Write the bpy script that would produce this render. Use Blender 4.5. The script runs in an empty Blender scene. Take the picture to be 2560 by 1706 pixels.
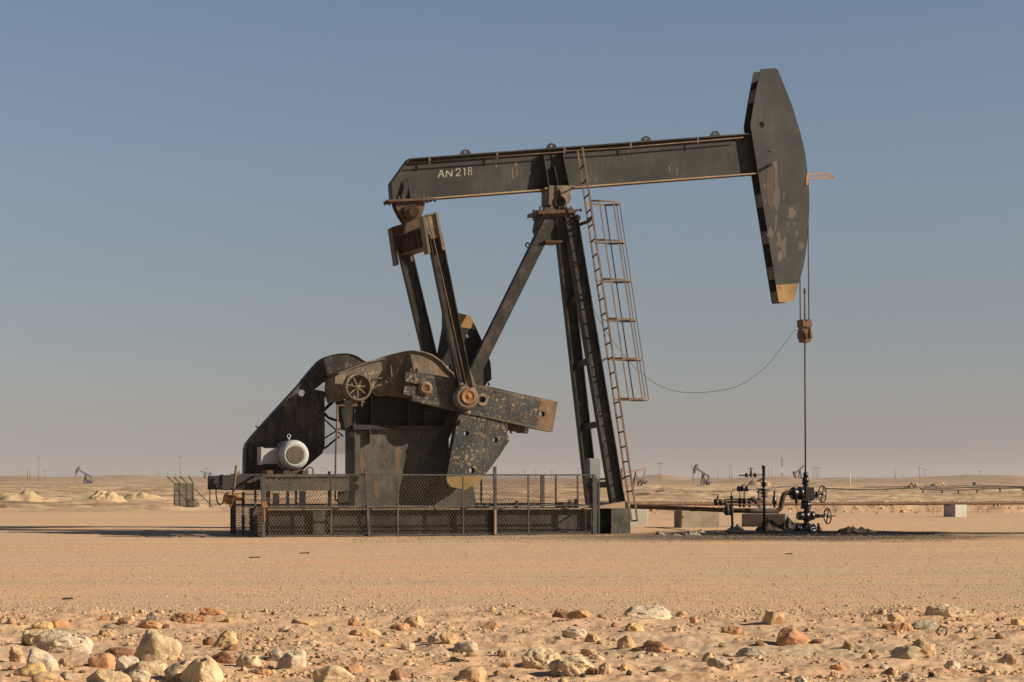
import bpy, math, random
import numpy as np
from mathutils import Vector, Matrix, noise as mnoise
from mathutils.geometry import tessellate_polygon

# ------------------------------------------------------------------ camera, sky, sun, exposure
SC = bpy.context.scene
C = SC.collection
F = 5000.0                      # focal length in photo pixels (photo 2560 wide)
EYE = 1.5
HZ = 1195.0                     # horizon row
cam = bpy.data.cameras.new("camera")
cam.sensor_width = 36.0
cam.lens = F / 2560 * 36.0
cam.shift_y = (HZ - 853.0) / 2560
cam.clip_start = 0.5
cam.clip_end = 20000
camo = bpy.data.objects.new("camera", cam)
camo.location = (0, 0, EYE)
camo.rotation_euler = (math.radians(90), 0, 0)
C.objects.link(camo)
SC.camera = camo

SUN_EL = math.radians(27.0)
SUN_AZ = math.radians(-14.0)    # direction towards the sun, measured from +X
SUN = Vector((math.cos(SUN_EL) * math.cos(SUN_AZ), math.cos(SUN_EL) * math.sin(SUN_AZ), math.sin(SUN_EL)))
w = bpy.data.worlds.new("World")
SC.world = w
w.use_nodes = True
nt = w.node_tree
bg = nt.nodes["Background"]
sky = nt.nodes.new("ShaderNodeTexSky")
sky.sky_type = 'NISHITA'
sky.sun_disc = False
sky.sun_elevation = SUN_EL
sky.sun_rotation = math.atan2(SUN.x, SUN.y)
sky.altitude = 200
sky.air_density = 1.0
sky.dust_density = 1.0
sky.ozone_density = 1.2
tc = nt.nodes.new("ShaderNodeTexCoord")
sep = nt.nodes.new("ShaderNodeSeparateXYZ")
nt.links.new(tc.outputs["Generated"], sep.inputs[0])
rmp = nt.nodes.new("ShaderNodeValToRGB")       # dusty desert air: tint by elevation
SKYSTOPS = [(0.001, (0.791, 0.711, 0.875)), (0.015, (0.575, 0.528, 0.679)), (0.03, (0.486, 0.446, 0.544)), (0.0649, (0.452, 0.415, 0.471)), (0.1005, (0.474, 0.426, 0.446)), (0.1454, (0.517, 0.47, 0.479)), (0.1997, (0.536, 0.496, 0.502)), (0.2325, (0.529, 0.521, 0.516)), (0.33, (0.384, 0.376, 0.407)), (0.55, (0.222, 0.228, 0.261))]
while len(rmp.color_ramp.elements) < len(SKYSTOPS):
    rmp.color_ramp.elements.new(0.5)
for e, (p, c) in zip(rmp.color_ramp.elements, SKYSTOPS):
    e.position = p
    e.color = (*c, 1)
nt.links.new(sep.outputs[2], rmp.inputs[0])
mul = nt.nodes.new("ShaderNodeMix")
mul.data_type = 'RGBA'
mul.blend_type = 'MULTIPLY'
mul.inputs[0].default_value = 1.0
nt.links.new(sky.outputs[0], mul.inputs[6])
vm = nt.nodes.new("ShaderNodeVectorMath")
vm.operation = 'SCALE'
vm.inputs[3].default_value = 2.0
nt.links.new(rmp.outputs[0], vm.inputs[0])
nt.links.new(vm.outputs[0], mul.inputs[7])
nt.links.new(mul.outputs[2], bg.inputs[0])
bg.inputs[1].default_value = 0.055
sl = bpy.data.lights.new("sun", 'SUN')
sl.energy = 5.0
sl.angle = math.radians(0.5)
sl.color = (1.0, 0.875, 0.71)
so = bpy.data.objects.new("sun", sl)
so.location = (40, -20, 40)
so.rotation_euler = SUN.to_track_quat('Z', 'Y').to_euler()
C.objects.link(so)
SC.view_settings.view_transform = 'Standard'
SC.view_settings.look = 'None'
SC.view_settings.exposure = 0.55
SC.view_settings.gamma = 1.0

# ------------------------------------------------------------------ frames of reference
TH = math.radians(18.0)         # yaw of the pump jack
CT, ST = math.cos(TH), math.sin(TH)
Y0 = 52.0                       # where the front fence line crosses X=0

def P(px, py, v):
    """point of the machine frame (u along the beam, v away from the camera, w up)"""
    a = (px - 1280.0) / F
    u = (a * Y0 + v * (ST + a * CT)) / (CT - a * ST)
    y = Y0 + u * ST + v * CT
    return (u, v, EYE + y * (HZ - py) / F)

def L(pts, v):
    return [(P(x, y, v)[0], P(x, y, v)[2]) for x, y in pts]

def W(px, py, Y):
    return ((px - 1280.0) / F * Y, Y, EYE + Y * (HZ - py) / F)

# ------------------------------------------------------------------ terrain height
_rs = np.random.RandomState(7)
_tab = _rs.rand(256, 256)
def vnoise(x, y):
    xi = np.floor(x).astype(int); yi = np.floor(y).astype(int)
    fx = x - xi; fy = y - yi
    fx = fx * fx * (3 - 2 * fx); fy = fy * fy * (3 - 2 * fy)
    a = _tab[xi & 255, yi & 255]; b = _tab[(xi + 1) & 255, yi & 255]
    c = _tab[xi & 255, (yi + 1) & 255]; d = _tab[(xi + 1) & 255, (yi + 1) & 255]
    return (a * (1 - fx) + b * fx) * (1 - fy) + (c * (1 - fx) + d * fx) * fy - 0.5
def fbm(x, y, o=4):
    s = 0; a = 1.0
    for k in range(o):
        s = s + a * vnoise(x * 2 ** k + 17.3 * k, y * 2 ** k + 5.1 * k); a *= 0.5
    return s
def sst(x, a, b):
    t = np.clip((x - a) / (b - a), 0, 1)
    return t * t * (3 - 2 * t)
HILLS = [  # px, distance, added height, half width px, half depth
    (60, 900, 3.0, 170, 160), (330, 950, 3.4, 120, 140), (480, 1300, 3.3, 150, 200), (200, 1500, 3.1, 160, 200),
    (1650, 1500, 3.7, 60, 200), (1900, 850, 3.0, 80, 100), (1990, 900, 2.9, 60, 100), (1800, 1200, 2.6, 120, 160), (2250, 1000, 3.0, 130, 160),
    (2420, 1050, 3.3, 90, 150), (2540, 950, 3.3, 90, 140), (1150, 1400, 2.7, 160, 200), (800, 1500, 2.9, 160, 200), (2130, 1300, 2.7, 80, 120)]
def terrain(x, y):
    x = np.asarray(x, float); y = np.asarray(y, float)
    yy = np.maximum(y, 1.0)
    h = np.interp(y, [0, 100, 130, 200, 400, 700, 1200, 1600, 2000, 2600, 5000], [0, 0, 0, -.1, -.34, -.6, -.85, -.3, .9, .5, -8])
    far = sst(y, 110, 300)
    h = h + far * fbm(x / 60, y / 60) * 0.25 + sst(y, 500, 1500) * fbm(x / 110 + 9, y / 300) * 1.8
    h = h + sst(y, 92, 120) * (1 - sst(y, 300, 600)) * (fbm(x / 7, y / 12) * 0.30 + np.maximum(fbm(x / 22 + 4, y / 30), 0) * 0.7)
    h = h + sst(y, 95, 130) * (1 - sst(y, 500, 900)) * (0.16 * fbm(x / 2.2, y / 3.5, 3) + 0.10 * fbm(x / 0.9, y / 1.5, 2))
    h = h + sst(y, 250, 500) * (fbm(x / 30 + 2, y / 70) * 0.9 + sst(y, 500, 800) * fbm(x / 16, y / 50, 3) * 0.8)
    px = 1280 + x / yy * F
    for hx, hy, hh, hw, hd in HILLS:
        h = h + hh * 0.85 * np.exp(-((px - hx) / hw) ** 2 - ((y - hy) / hd) ** 2)
    # low bank behind the pad on the well side
    bank = sst(px, 1480, 1720) * sst(y + fbm(x / 1.3, y / 1.3) * 1.6, 84, 87) * (1 - sst(y, 96, 125))
    h = h + bank * (0.36 + 0.16 * fbm(x / 0.9, y / 0.9))
    bank2 = (1 - sst(px, 1480, 1600)) * sst(y, 88, 92) * (1 - sst(y, 100, 125))
    h = h + bank2 * (0.10 + 0.25 * fbm(x / 2.0, y / 2.0))
    # pad, then the lumpy rock field at the front
    edge = 23.0 + 3.2 * fbm(x / 1.9, y / 9.0 + 3) + 0.05 * x * 0
    rock = 1 - sst(y, edge - 0.8, edge + 0.2)
    h = h + rock * (0.05 * fbm(x / 0.9, y / 0.9) + 0.035 * fbm(x / 0.22, y / 0.22, 3) + 0.012 * fbm(x / 0.06, y / 0.06, 2) + 0.02)
    pad = (1 - rock) * (1 - sst(y, 80, 90))
    h = h + pad * (0.020 * fbm(x / 3.0, y / 1.4) + 0.006 * fbm(x / 0.25, y / 0.25, 2))
    return h
def TZ(x, y):
    return float(terrain(np.array([x]), np.array([y]))[0])
def onground(px, py):
    """ground point seen at photo pixel (px, py)"""
    ys = np.concatenate([np.arange(12, 130, 0.05), np.arange(130, 2400, 2.0)])
    xs = (px - 1280) / F * ys
    rows = HZ + (EYE - terrain(xs, ys)) * F / ys
    k = np.argmax(rows <= py)
    if rows[k] > py: k = len(ys) - 1
    return (float(xs[k]), float(ys[k]), TZ(xs[k], ys[k]))

# ------------------------------------------------------------------ object helpers
def link(o):
    C.objects.link(o); return o
def tag(o, label=None, cat=None, group=None, kind=None):
    if label: o["label"] = label
    if cat: o["category"] = cat
    if group: o["group"] = group
    if kind: o["kind"] = kind
    return o
def thing(name, label, cat, loc=(0, 0, 0), rz=0.0, group=None):
    o = bpy.data.objects.new(name, None)
    o.empty_display_size = 0.3
    o.location = loc; o.rotation_euler = (0, 0, rz)
    link(o); return tag(o, label, cat, group)
BASE = {}
def mthing(name, label, cat, base, group=None):
    """thing standing in the machine frame; its parts are built in machine coordinates"""
    u, v, w_ = base
    o = thing(name, label, cat, (u * CT - v * ST, Y0 + u * ST + v * CT, w_), TH, group)
    BASE[o.name] = base
    return o
def wthing(name, label, cat, base, group=None, rz=0.0):
    """thing whose parts are built in world coordinates"""
    o = thing(name, label, cat, base, rz, group); BASE[o.name] = base
    return o
def copy_thing(src, loc=None, rz=None, label=None):
    r = link(src.copy())
    if loc is not None: r.location = loc
    if rz is not None: r.rotation_euler = (0, 0, rz)
    if label: r["label"] = label
    for ch in src.children:
        c = link(ch.copy()); c.parent = r
        for g in ch.children:
            d = link(g.copy()); d.parent = c
    return r

class MB:
    """collects shapes for one mesh"""
    def __init__(s): s.v = []; s.f = []; s.sm = []
    def add(s, vs, fs, smooth=False):
        k = len(s.v); s.v += [tuple(p) for p in vs]
        s.f += [tuple(i + k for i in f) for f in fs]; s.sm += [smooth] * len(fs)
        return s
    def prism(s, loops, v0, v1, flip=False):
        """loops of (u,w) (first outer, then holes) extruded in v"""
        if not isinstance(loops[0][0], (list, tuple)): loops = [loops]
        vs = []; fs = []; idx = []
        for lp in loops:
            k = len(vs); n = len(lp)
            vs += [(p[0], v0, p[1]) for p in lp] + [(p[0], v1, p[1]) for p in lp]
            idx += [(k + i, k + n + i) for i in range(n)]
            for i in range(n):
                j = (i + 1) % n
                fs.append((k + i, k + j, k + n + j, k + n + i))
        for t in tessellate_polygon([[Vector((p[0], p[1], 0)) for p in lp] for lp in loops]):
            fs.append(tuple(idx[i][0] for i in t)); fs.append(tuple(idx[i][1] for i in reversed(t)))
        return s.add(vs, fs)
    def rim(s, pts, v0, v1, t):
        """plate of thickness t following an open (u,w) path"""
        off = []
        for i, p in enumerate(pts):
            p = Vector(p)
            n = Vector((0, 0))
            if i > 0:
                d = (p - Vector(pts[i - 1])).normalized(); n += Vector((-d.y, d.x))
            if i < len(pts) - 1:
                d = (Vector(pts[i + 1]) - p).normalized(); n += Vector((-d.y, d.x))
            n.normalize(); off.append((p.x + n.x * t, p.y + n.y * t))
        for i in range(len(pts) - 1):
            s.prism([pts[i], pts[i + 1], off[i + 1], off[i]], v0, v1)
        return s
    def bar(s, p, q, a, b, up=(0, 1, 0)):
        p = Vector(p); q = Vector(q); d = (q - p).normalized(); up = Vector(up)
        if abs(d.dot(up)) > 0.98: up = Vector((1, 0, 0))
        x = d.cross(up).normalized(); y = x.cross(d).normalized()
        vs = [c + x * (sx * a / 2) + y * (sy * b / 2) for c in (p, q) for sx, sy in ((-1, -1), (1, -1), (1, 1), (-1, 1))]
        return s.add(vs, [(0, 1, 2, 3), (7, 6, 5, 4), (0, 4, 5, 1), (1, 5, 6, 2), (2, 6, 7, 3), (3, 7, 4, 0)])
    def wire(s, p, q, r):
        p = Vector(p); q = Vector(q); d = (q - p).normalized()
        up = Vector((0, 0, 1)) if abs(d.z) < 0.9 else Vector((1, 0, 0))
        x = d.cross(up).normalized(); y = x.cross(d)
        o = [x * r, -x * r * .5 + y * r * .87, -x * r * .5 - y * r * .87]
        return s.add([p + k for k in o] + [q + k for k in o], [(0, 1, 4, 3), (1, 2, 5, 4), (2, 0, 3, 5), (2, 1, 0), (3, 4, 5)])
    def cyl(s, p, q, r0, r1=None, n=16, smooth=True):
        r1 = r0 if r1 is None else r1
        p = Vector(p); q = Vector(q); d = (q - p).normalized()
        up = Vector((0, 0, 1)) if abs(d.z) < 0.9 else Vector((1, 0, 0))
        x = d.cross(up).normalized(); y = x.cross(d)
        cs = [(math.cos(2 * math.pi * i / n), math.sin(2 * math.pi * i / n)) for i in range(n)]
        vs = [p + x * c * r0 + y * k * r0 for c, k in cs] + [q + x * c * r1 + y * k * r1 for c, k in cs]
        s.add(vs, [(i, (i + 1) % n, n + (i + 1) % n, n + i) for i in range(n)], smooth)
        s.add(vs, [tuple(reversed(range(n))), tuple(range(n, 2 * n))])
        return s
    def lathe(s, p, axis, prof, n=24):
        """prof = [(distance along axis, radius)...]"""
        p = Vector(p); d = Vector(axis).normalized()
        up = Vector((0, 0, 1)) if abs(d.z) < 0.9 else Vector((1, 0, 0))
        x = d.cross(up).normalized(); y = x.cross(d)
        vs = []
        for t, r in prof:
            for i in range(n):
                a = 2 * math.pi * i / n
                vs.append(p + d * t + (x * math.cos(a) + y * math.sin(a)) * r)
        fs = []
        for k in range(len(prof) - 1):
            for i in range(n):
                j = (i + 1) % n
                fs.append((k * n + i, k * n + j, (k + 1) * n + j, (k + 1) * n + i))
        s.add(vs, fs, True)
        m = (len(prof) - 1) * n
        s.add(vs, [tuple(reversed(range(n))), tuple(range(m, m + n))])
        return s
    def tube(s, pts, r, n=8):
        pts = [Vector(p) for p in pts]; vs = []; fs = []
        x = None
        for i, p in enumerate(pts):
            d = (pts[min(i + 1, len(pts) - 1)] - pts[max(i - 1, 0)]).normalized()
            if x is None:
                up = Vector((0, 0, 1)) if abs(d.z) < 0.9 else Vector((1, 0, 0))
                x = d.cross(up).normalized()
            else:
                x = (x - d * x.dot(d)).normalized()
            y = d.cross(x)
            for k in range(n):
                a = 2 * math.pi * k / n
                vs.append(p + (x * math.cos(a) + y * math.sin(a)) * r)
        for i in range(len(pts) - 1):
            for k in range(n):
                j = (k + 1) % n
                fs.append((i * n + k, i * n + j, (i + 1) * n + j, (i + 1) * n + k))
        s.add(vs, fs, True)
        m = (len(pts) - 1) * n
        return s.add(vs, [tuple(reversed(range(n))), tuple(range(m, m + n))])
    def torus(s, c, axis, R, r, n=28, m=8):
        c = Vector(c); d = Vector(axis).normalized()
        up = Vector((0, 0, 1)) if abs(d.z) < 0.9 else Vector((1, 0, 0))
        x = d.cross(up).normalized(); y = x.cross(d)
        vs = []; fs = []
        for i in range(n):
            a = 2 * math.pi * i / n; e = x * math.cos(a) + y * math.sin(a)
            for k in range(m):
                b = 2 * math.pi * k / m
                vs.append(c + e * (R + r * math.cos(b)) + d * r * math.sin(b))
        for i in range(n):
            for k in range(m):
                fs.append((i * m + k, ((i + 1) % n) * m + k, ((i + 1) % n) * m + (k + 1) % m, i * m + (k + 1) % m))
        return s.add(vs, fs, True)
    def box(s, lo, hi):
        x0, y0, z0 = lo; x1, y1, z1 = hi
        vs = [(x, y, z) for z in (z0, z1) for x, y in ((x0, y0), (x1, y0), (x1, y1), (x0, y1))]
        return s.add(vs, [(3, 2, 1, 0), (4, 5, 6, 7), (0, 1, 5, 4), (1, 2, 6, 5), (2, 3, 7, 6), (3, 0, 4, 7)])
    def objs(s, name, mat, parent=None):
        """one object for every separate piece"""
        n = len(s.v); p = list(range(n))
        def f(i):
            while p[i] != i: p[i] = p[p[i]]; i = p[i]
            return i
        key = {}
        for i, v in enumerate(s.v):
            k = (round(v[0], 5), round(v[1], 5), round(v[2], 5))
            if k in key: p[f(i)] = f(key[k])
            else: key[k] = i
        for fc in s.f:
            for i in fc[1:]: p[f(i)] = f(fc[0])
        g = {}
        for j, fc in enumerate(s.f): g.setdefault(f(fc[0]), []).append(j)
        out = []
        for fs in g.values():
            idx = sorted({i for j in fs for i in s.f[j]}); mp = {i: k for k, i in enumerate(idx)}
            m = MB(); m.v = [s.v[i] for i in idx]; m.f = [tuple(mp[i] for i in s.f[j]) for j in fs]; m.sm = [s.sm[j] for j in fs]
            out.append(m.obj(name, mat, parent))
        return out
    def chain(s, o, e, ln, ht, pu, pv, r):
        """diamond mesh from corner o along unit vector e, ln long, ht high"""
        o = Vector(o); e = Vector(e); k = pv / pu; up = Vector((0, 0, 1))
        for sg in (1, -1):
            x = -ht / k if sg > 0 else 0.0
            end = ln if sg > 0 else ln + ht / k
            x0 = x
            while x0 < end:
                # z = sg*k*(x-x0)
                a = max(0.0, x0 if sg > 0 else x0 - ht / k)
                b = min(ln, x0 + ht / k if sg > 0 else x0)
                if b - a > 0.01:
                    s.wire(o + e * a + up * (sg * k * (a - x0)), o + e * b + up * (sg * k * (b - x0)), r)
                x0 += pu
        return s
    def obj(s, name, mat, parent=None, label=None, bevel=0.0):
        me = bpy.data.meshes.new(name)
        r = parent
        while r is not None and r.parent is not None: r = r.parent
        o3 = BASE.get(r.name, (0, 0, 0)) if r is not None else (0, 0, 0)
        me.from_pydata([(p[0] - o3[0], p[1] - o3[1], p[2] - o3[2]) for p in s.v], [], s.f)
        me.polygons.foreach_set("use_smooth", s.sm)
        me.validate(); me.update()
        me.materials.append(mat)
        import bmesh
        bm = bmesh.new(); bm.from_mesh(me)
        bmesh.ops.remove_doubles(bm, verts=bm.verts, dist=1e-5)
        bmesh.ops.recalc_face_normals(bm, faces=bm.faces)
        bm.to_mesh(me); bm.free()
        o = bpy.data.objects.new(name, me)
        link(o)
        if parent is not None: o.parent = parent
        if label: o["label"] = label
        if bevel:
            b = o.modifiers.new("bevel", 'BEVEL'); b.width = bevel; b.segments = 2; b.limit_method = 'ANGLE'
        return o
def circ(c, r, n=20, r2=None):
    r2 = r if r2 is None else r2
    return [(c[0] + r * math.cos(2 * math.pi * i / n), c[1] + r2 * math.sin(2 * math.pi * i / n)) for i in range(n)]
def arcpts(pts, n=6):
    """Catmull-Rom through points"""
    out = []
    P_ = [Vector(pts[0])] + [Vector(p) for p in pts] + [Vector(pts[-1])]
    for i in range(1, len(P_) - 2):
        a, b, c, d = P_[i - 1], P_[i], P_[i + 1], P_[i + 2]
        for k in range(n):
            t = k / n
            out.append(0.5 * ((2 * b) + (c - a) * t + (2 * a - 5 * b + 4 * c - d) * t * t + (3 * b - a - 3 * c + d) * t ** 3))
    out.append(Vector(pts[-1]))
    return [tuple(p) for p in out]

# ------------------------------------------------------------------ materials
class NT:
    def __init__(s, name):
        s.m = bpy.data.materials.new(name); s.m.use_nodes = True
        s.t = s.m.node_tree; s.b = s.t.nodes["Principled BSDF"]
        s.tc = s.t.nodes.new("ShaderNodeTexCoord")
    def n(s, k): return s.t.nodes.new(k)
    def l(s, a, b): s.t.links.new(a, b)
    def coord(s, scale=(1, 1, 1), kind="Object"):
        if kind == "World":
            g = s.n("ShaderNodeNewGeometry"); src = g.outputs["Position"]
        else: src = s.tc.outputs[kind]
        m = s.n("ShaderNodeMapping"); m.inputs["Scale"].default_value = scale
        s.l(src, m.inputs["Vector"]); return m.outputs[0]
    def noise(s, vec, scale, detail=5, rough=0.6, dist=0.0):
        k = s.n("ShaderNodeTexNoise"); k.inputs["Scale"].default_value = scale
        k.inputs["Detail"].default_value = detail; k.inputs["Roughness"].default_value = rough
        k.inputs["Distortion"].default_value = dist
        s.l(vec, k.inputs["Vector"]); return k.outputs["Fac"]
    def ramp(s, fac, a, b, lo=0.0, hi=1.0):
        k = s.n("ShaderNodeMapRange"); k.interpolation_type = 'SMOOTHSTEP'
        k.inputs["From Min"].default_value = a; k.inputs["From Max"].default_value = b
        k.inputs["To Min"].default_value = lo; k.inputs["To Max"].default_value = hi
        s.l(fac, k.inputs["Value"]); return k.outputs[0]
    def math(s, op, a, b=None):
        k = s.n("ShaderNodeMath"); k.operation = op
        for i, x in enumerate((a, b)):
            if x is None: continue
            if isinstance(x, (int, float)): k.inputs[i].default_value = x
            else: s.l(x, k.inputs[i])
        return k.outputs[0]
    def mix(s, fac, a, b, mode='MIX'):
        k = s.n("ShaderNodeMix"); k.data_type = 'RGBA'; k.blend_type = mode
        for i, x in ((0, fac), (6, a), (7, b)):
            if isinstance(x, (int, float)): k.inputs[i].default_value = x
            elif isinstance(x, tuple): k.inputs[i].default_value = (*x, 1) if len(x) == 3 else x
            else: s.l(x, k.inputs[i])
        return k.outputs[2]
    def bump(s, h, strength, dist):
        k = s.n("ShaderNodeBump"); k.inputs["Strength"].default_value = strength; k.inputs["Distance"].default_value = dist
        s.l(h, k.inputs["Height"]); s.l(k.outputs[0], s.b.inputs["Normal"])
    def set(s, color=None, rough=None, metal=None, spec=None):
        for nm, x in (("Base Color", color), ("Roughness", rough), ("Metallic", metal), ("Specular IOR Level", spec)):
            if x is None: continue
            if isinstance(x, (int, float)): s.b.inputs[nm].default_value = x
            elif isinstance(x, tuple): s.b.inputs[nm].default_value = (*x, 1)
            else: s.l(x, s.b.inputs[nm])

DUST = (0.30, 0.205, 0.12)
RUST = (0.15, 0.066, 0.03)
def metal(name, base, dust=0.35, rust=0.3, spots=0.0, rough=0.55, dustcol=DUST, rustcol=RUST, sc=1.0):
    k = NT(name)
    v = k.coord(); vs = k.coord((5, 5, 0.7))
    big = k.noise(v, 0.9 * sc, 6, 0.65)
    streak = k.noise(vs, 1.6 * sc, 5, 0.6)
    fine = k.noise(v, 26 * sc, 4, 0.6)
    dm = k.math('MULTIPLY', k.ramp(k.math('ADD', k.math('MULTIPLY', big, 0.55), k.math('MULTIPLY', streak, 0.45)), 0.45, 0.70), dust * (0.6 if dust > 0.3 else 1.0))
    dm = k.math('ADD', dm, k.math('MULTIPLY', k.ramp(fine, 0.4, 0.7), dust * 0.22))
    c = k.mix(k.ramp(big, 0.3, 0.7), base, tuple(min(1, x * 1.45 + 0.006) for x in base))
    c = k.mix(dm, c, dustcol)
    if dust > 0.3:
        pt = k.noise(k.coord((1.0, 1.0, 0.6)), 3.4 * sc, 8, 0.74, 0.6)
        c = k.mix(k.math('MULTIPLY', k.ramp(pt, 0.575, 0.60), min(.75, dust * .85)), c, tuple(x * 0.92 for x in dustcol))
        c = k.mix(k.math('MULTIPLY', k.ramp(pt, 0.42, 0.38), 0.55), c, tuple(x * 0.5 for x in base))
    rm = k.noise(k.coord((1, 1, 0.55)), 2.6 * sc, 7, 0.72, 0.4)
    c = k.mix(k.math('MULTIPLY', k.ramp(rm, 0.56 - 0.1 * rust, 0.66), min(1.0, rust * 1.4)), c, rustcol)
    if spots:
        sp = k.noise(v, 11 * sc, 5, 0.68, 0.2); reg = k.ramp(k.noise(v, 1.7, 3, 0.5), 0.44, 0.60, 0.0, 0.085)
        c = k.mix(k.math('MULTIPLY', k.ramp(k.math('ADD', sp, reg), 0.64, 0.67), spots), c, (0.30, 0.22, 0.125))
        sp2 = k.noise(k.coord((1.3, 1.3, 1.0)), 13 * sc, 2, 0.5)
        c = k.mix(k.math('MULTIPLY', k.ramp(sp2, 0.62, 0.66), spots * 0.8), c, (0.20, 0.11, 0.05))
    k.set(color=c, rough=k.ramp(fine, 0.2, 0.8, rough - 0.08, rough + 0.2), spec=0.18 if rough > 0.4 else 0.4)
    k.bump(k.math('ADD', fine, k.math('MULTIPLY', rm, 1.5)), 0.35, 0.006)
    return k.m
M = {}
GREYDUST = (0.19, 0.16, 0.115)
M['paint'] = metal("weathered_charcoal_paint", (0.023, 0.022, 0.019), 0.14, 0.10, dustcol=GREYDUST)
M['head'] = metal("faded_black_paint", (0.027, 0.026, 0.024), 0.10, 0.03, dustcol=GREYDUST)
M['guard'] = metal("grimy_guard_plate", (0.016, 0.015, 0.0135), 0.75, 0.25, dustcol=(0.20, 0.15, 0.10))
M['dark'] = metal("grimy_and_shaded_steel", (0.013, 0.012, 0.011), 0.1, 0.1)  # dark steel; in the gearbox recess its near-black also stands for shade
M['leg'] = metal("oily_painted_steel", (0.0125, 0.012, 0.0105), 0.34, 0.16, sc=1.3, dustcol=(0.19, 0.155, 0.105))
M['gear'] = metal("dusty_gearbox_steel", (0.088, 0.071, 0.051), 0.95, 0.4, dustcol=(0.33, 0.245, 0.155))
M['crank'] = metal("chipped_blue_grey_steel", (0.024, 0.027, 0.028), 0.36, 0.15, spots=0.9, dustcol=(0.20, 0.17, 0.12))
M['crankend'] = metal("bare_rusty_steel", (0.135, 0.088, 0.05), 0.5, 0.5, rustcol=(0.12, 0.055, 0.03))
M['brown'] = metal("brown_rusty_steel", (0.050, 0.030, 0.018), 0.25, 0.4)
M['tan'] = metal("sand_blasted_rusty_steel", (0.09, 0.062, 0.040), 0.42, 0.6, rustcol=(0.13, 0.055, 0.03), sc=2)
M['redrust'] = metal("red_brown_rust", (0.085, 0.038, 0.018), 0.2, 0.4, rustcol=(0.14, 0.05, 0.02))
M['streak'] = metal("orange_rust_streak", (0.098, 0.066, 0.036), 0.5, 0.3, dustcol=(0.09, 0.065, 0.04), sc=2.5)
M['edge'] = metal("dusty_and_lit_edge", (0.24, 0.17, 0.10), 0.6, 0.3)  # tan dust and wear; on the beam's bottom flange it paints caught sunlight
M['rust'] = metal("bright_orange_rust", (0.19, 0.092, 0.035), 0.3, 0.4, rustcol=(0.16, 0.05, 0.02), sc=2)
M['orange'] = metal("orange_paint", (0.27, 0.12, 0.035), 0.2, 0.2)
M['yellow'] = metal("faded_yellow_paint", (0.215, 0.135, 0.045), 0.5, 0.35)
M['white'] = metal("weathered_white_paint", (0.55, 0.52, 0.44), 0.3, 0.15)
M['motor'] = metal("pale_grey_motor_paint", (0.26, 0.275, 0.265), 0.3, 0.15, dustcol=(0.45, 0.38, 0.26))
M['motorbox'] = metal("pale_box_paint", (0.27, 0.26, 0.26), 0.1, 0.05)
M['grille'] = metal("sandy_fan_grille", (0.12, 0.095, 0.065), 0.4, 0.1)
M['letter'] = metal("flaking_white_lettering", (0.30, 0.28, 0.23), 0.5, 0.5, sc=4, dustcol=(0.10, 0.09, 0.07), rustcol=(.06, .05, .04))
M['skid'] = metal("dark_skid_paint", (0.019, 0.018, 0.016), 0.2, 0.1, dustcol=GREYDUST)
M['stained'] = metal("stained_channel_paint", (0.040, 0.0385, 0.031), 0.5, 0.2, sc=1.6, dustcol=(0.20, 0.165, 0.11))
M['fence'] = metal("dark_fence_tube", (0.042, 0.042, 0.042), 0.25, 0.3)
M['wire'] = metal("dusty_mesh_wire", (0.13, 0.095, 0.062), 0.4, 0.3)
M['oily'] = metal("crude_oil_coated_steel", (0.006, 0.006, 0.006), 0.02, 0.03, rough=0.24)
M['pipe'] = metal("brown_pipe_coating", (0.095, 0.046, 0.026), 0.35, 0.2)
M['pipedark'] = metal("oiled_and_shaded_pipe", (0.030, 0.019, 0.014), 0.15, 0.2)  # oil-dark pipework; on the flow pipe the darkness is painted shade
M['ctrl'] = metal("grey_cabinet_steel", (0.16, 0.17, 0.165), 0.25, 0.05)
M['lab_white'] = metal("sun_faded_sticker", (0.55, 0.52, 0.45), 0.1, 0)
M['lab_blue'] = metal("blue_sticker", (0.05, 0.10, 0.22), 0.1, 0)
M['stain_brown'] = metal("brown_grease_stain", (0.055, 0.033, 0.024), 0.1, 0.2)
M['stain_tan'] = metal("scuffed_bare_patch", (0.062, 0.056, 0.045), 0.2, 0.1)
M['green'] = metal("dark_green_post_paint", (0.035, 0.05, 0.032), 0.2, 0.1)
M['poleg'] = metal("grey_timber", (0.17, 0.14, 0.12), 0.2, 0.0, sc=0.1)
M['farsteel'] = metal("distant_grey_steel", (0.040, 0.038, 0.038), 0.3, 0.2, sc=0.3)
M['farpale'] = metal("distant_pinkish_steel", (0.19, 0.12, 0.10), 0.3, 0.2, sc=0.3)
M['redwhite'] = metal("mast_red_paint", (0.22, 0.09, 0.07), 0.1, 0.1, sc=0.2)
M['blue'] = metal("dark_blue_paint", (0.02, 0.03, 0.08), 0.1, 0.0)
M['cable'] = metal("black_cable", (0.02, 0.018, 0.016), 0.2, 0.2)

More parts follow.
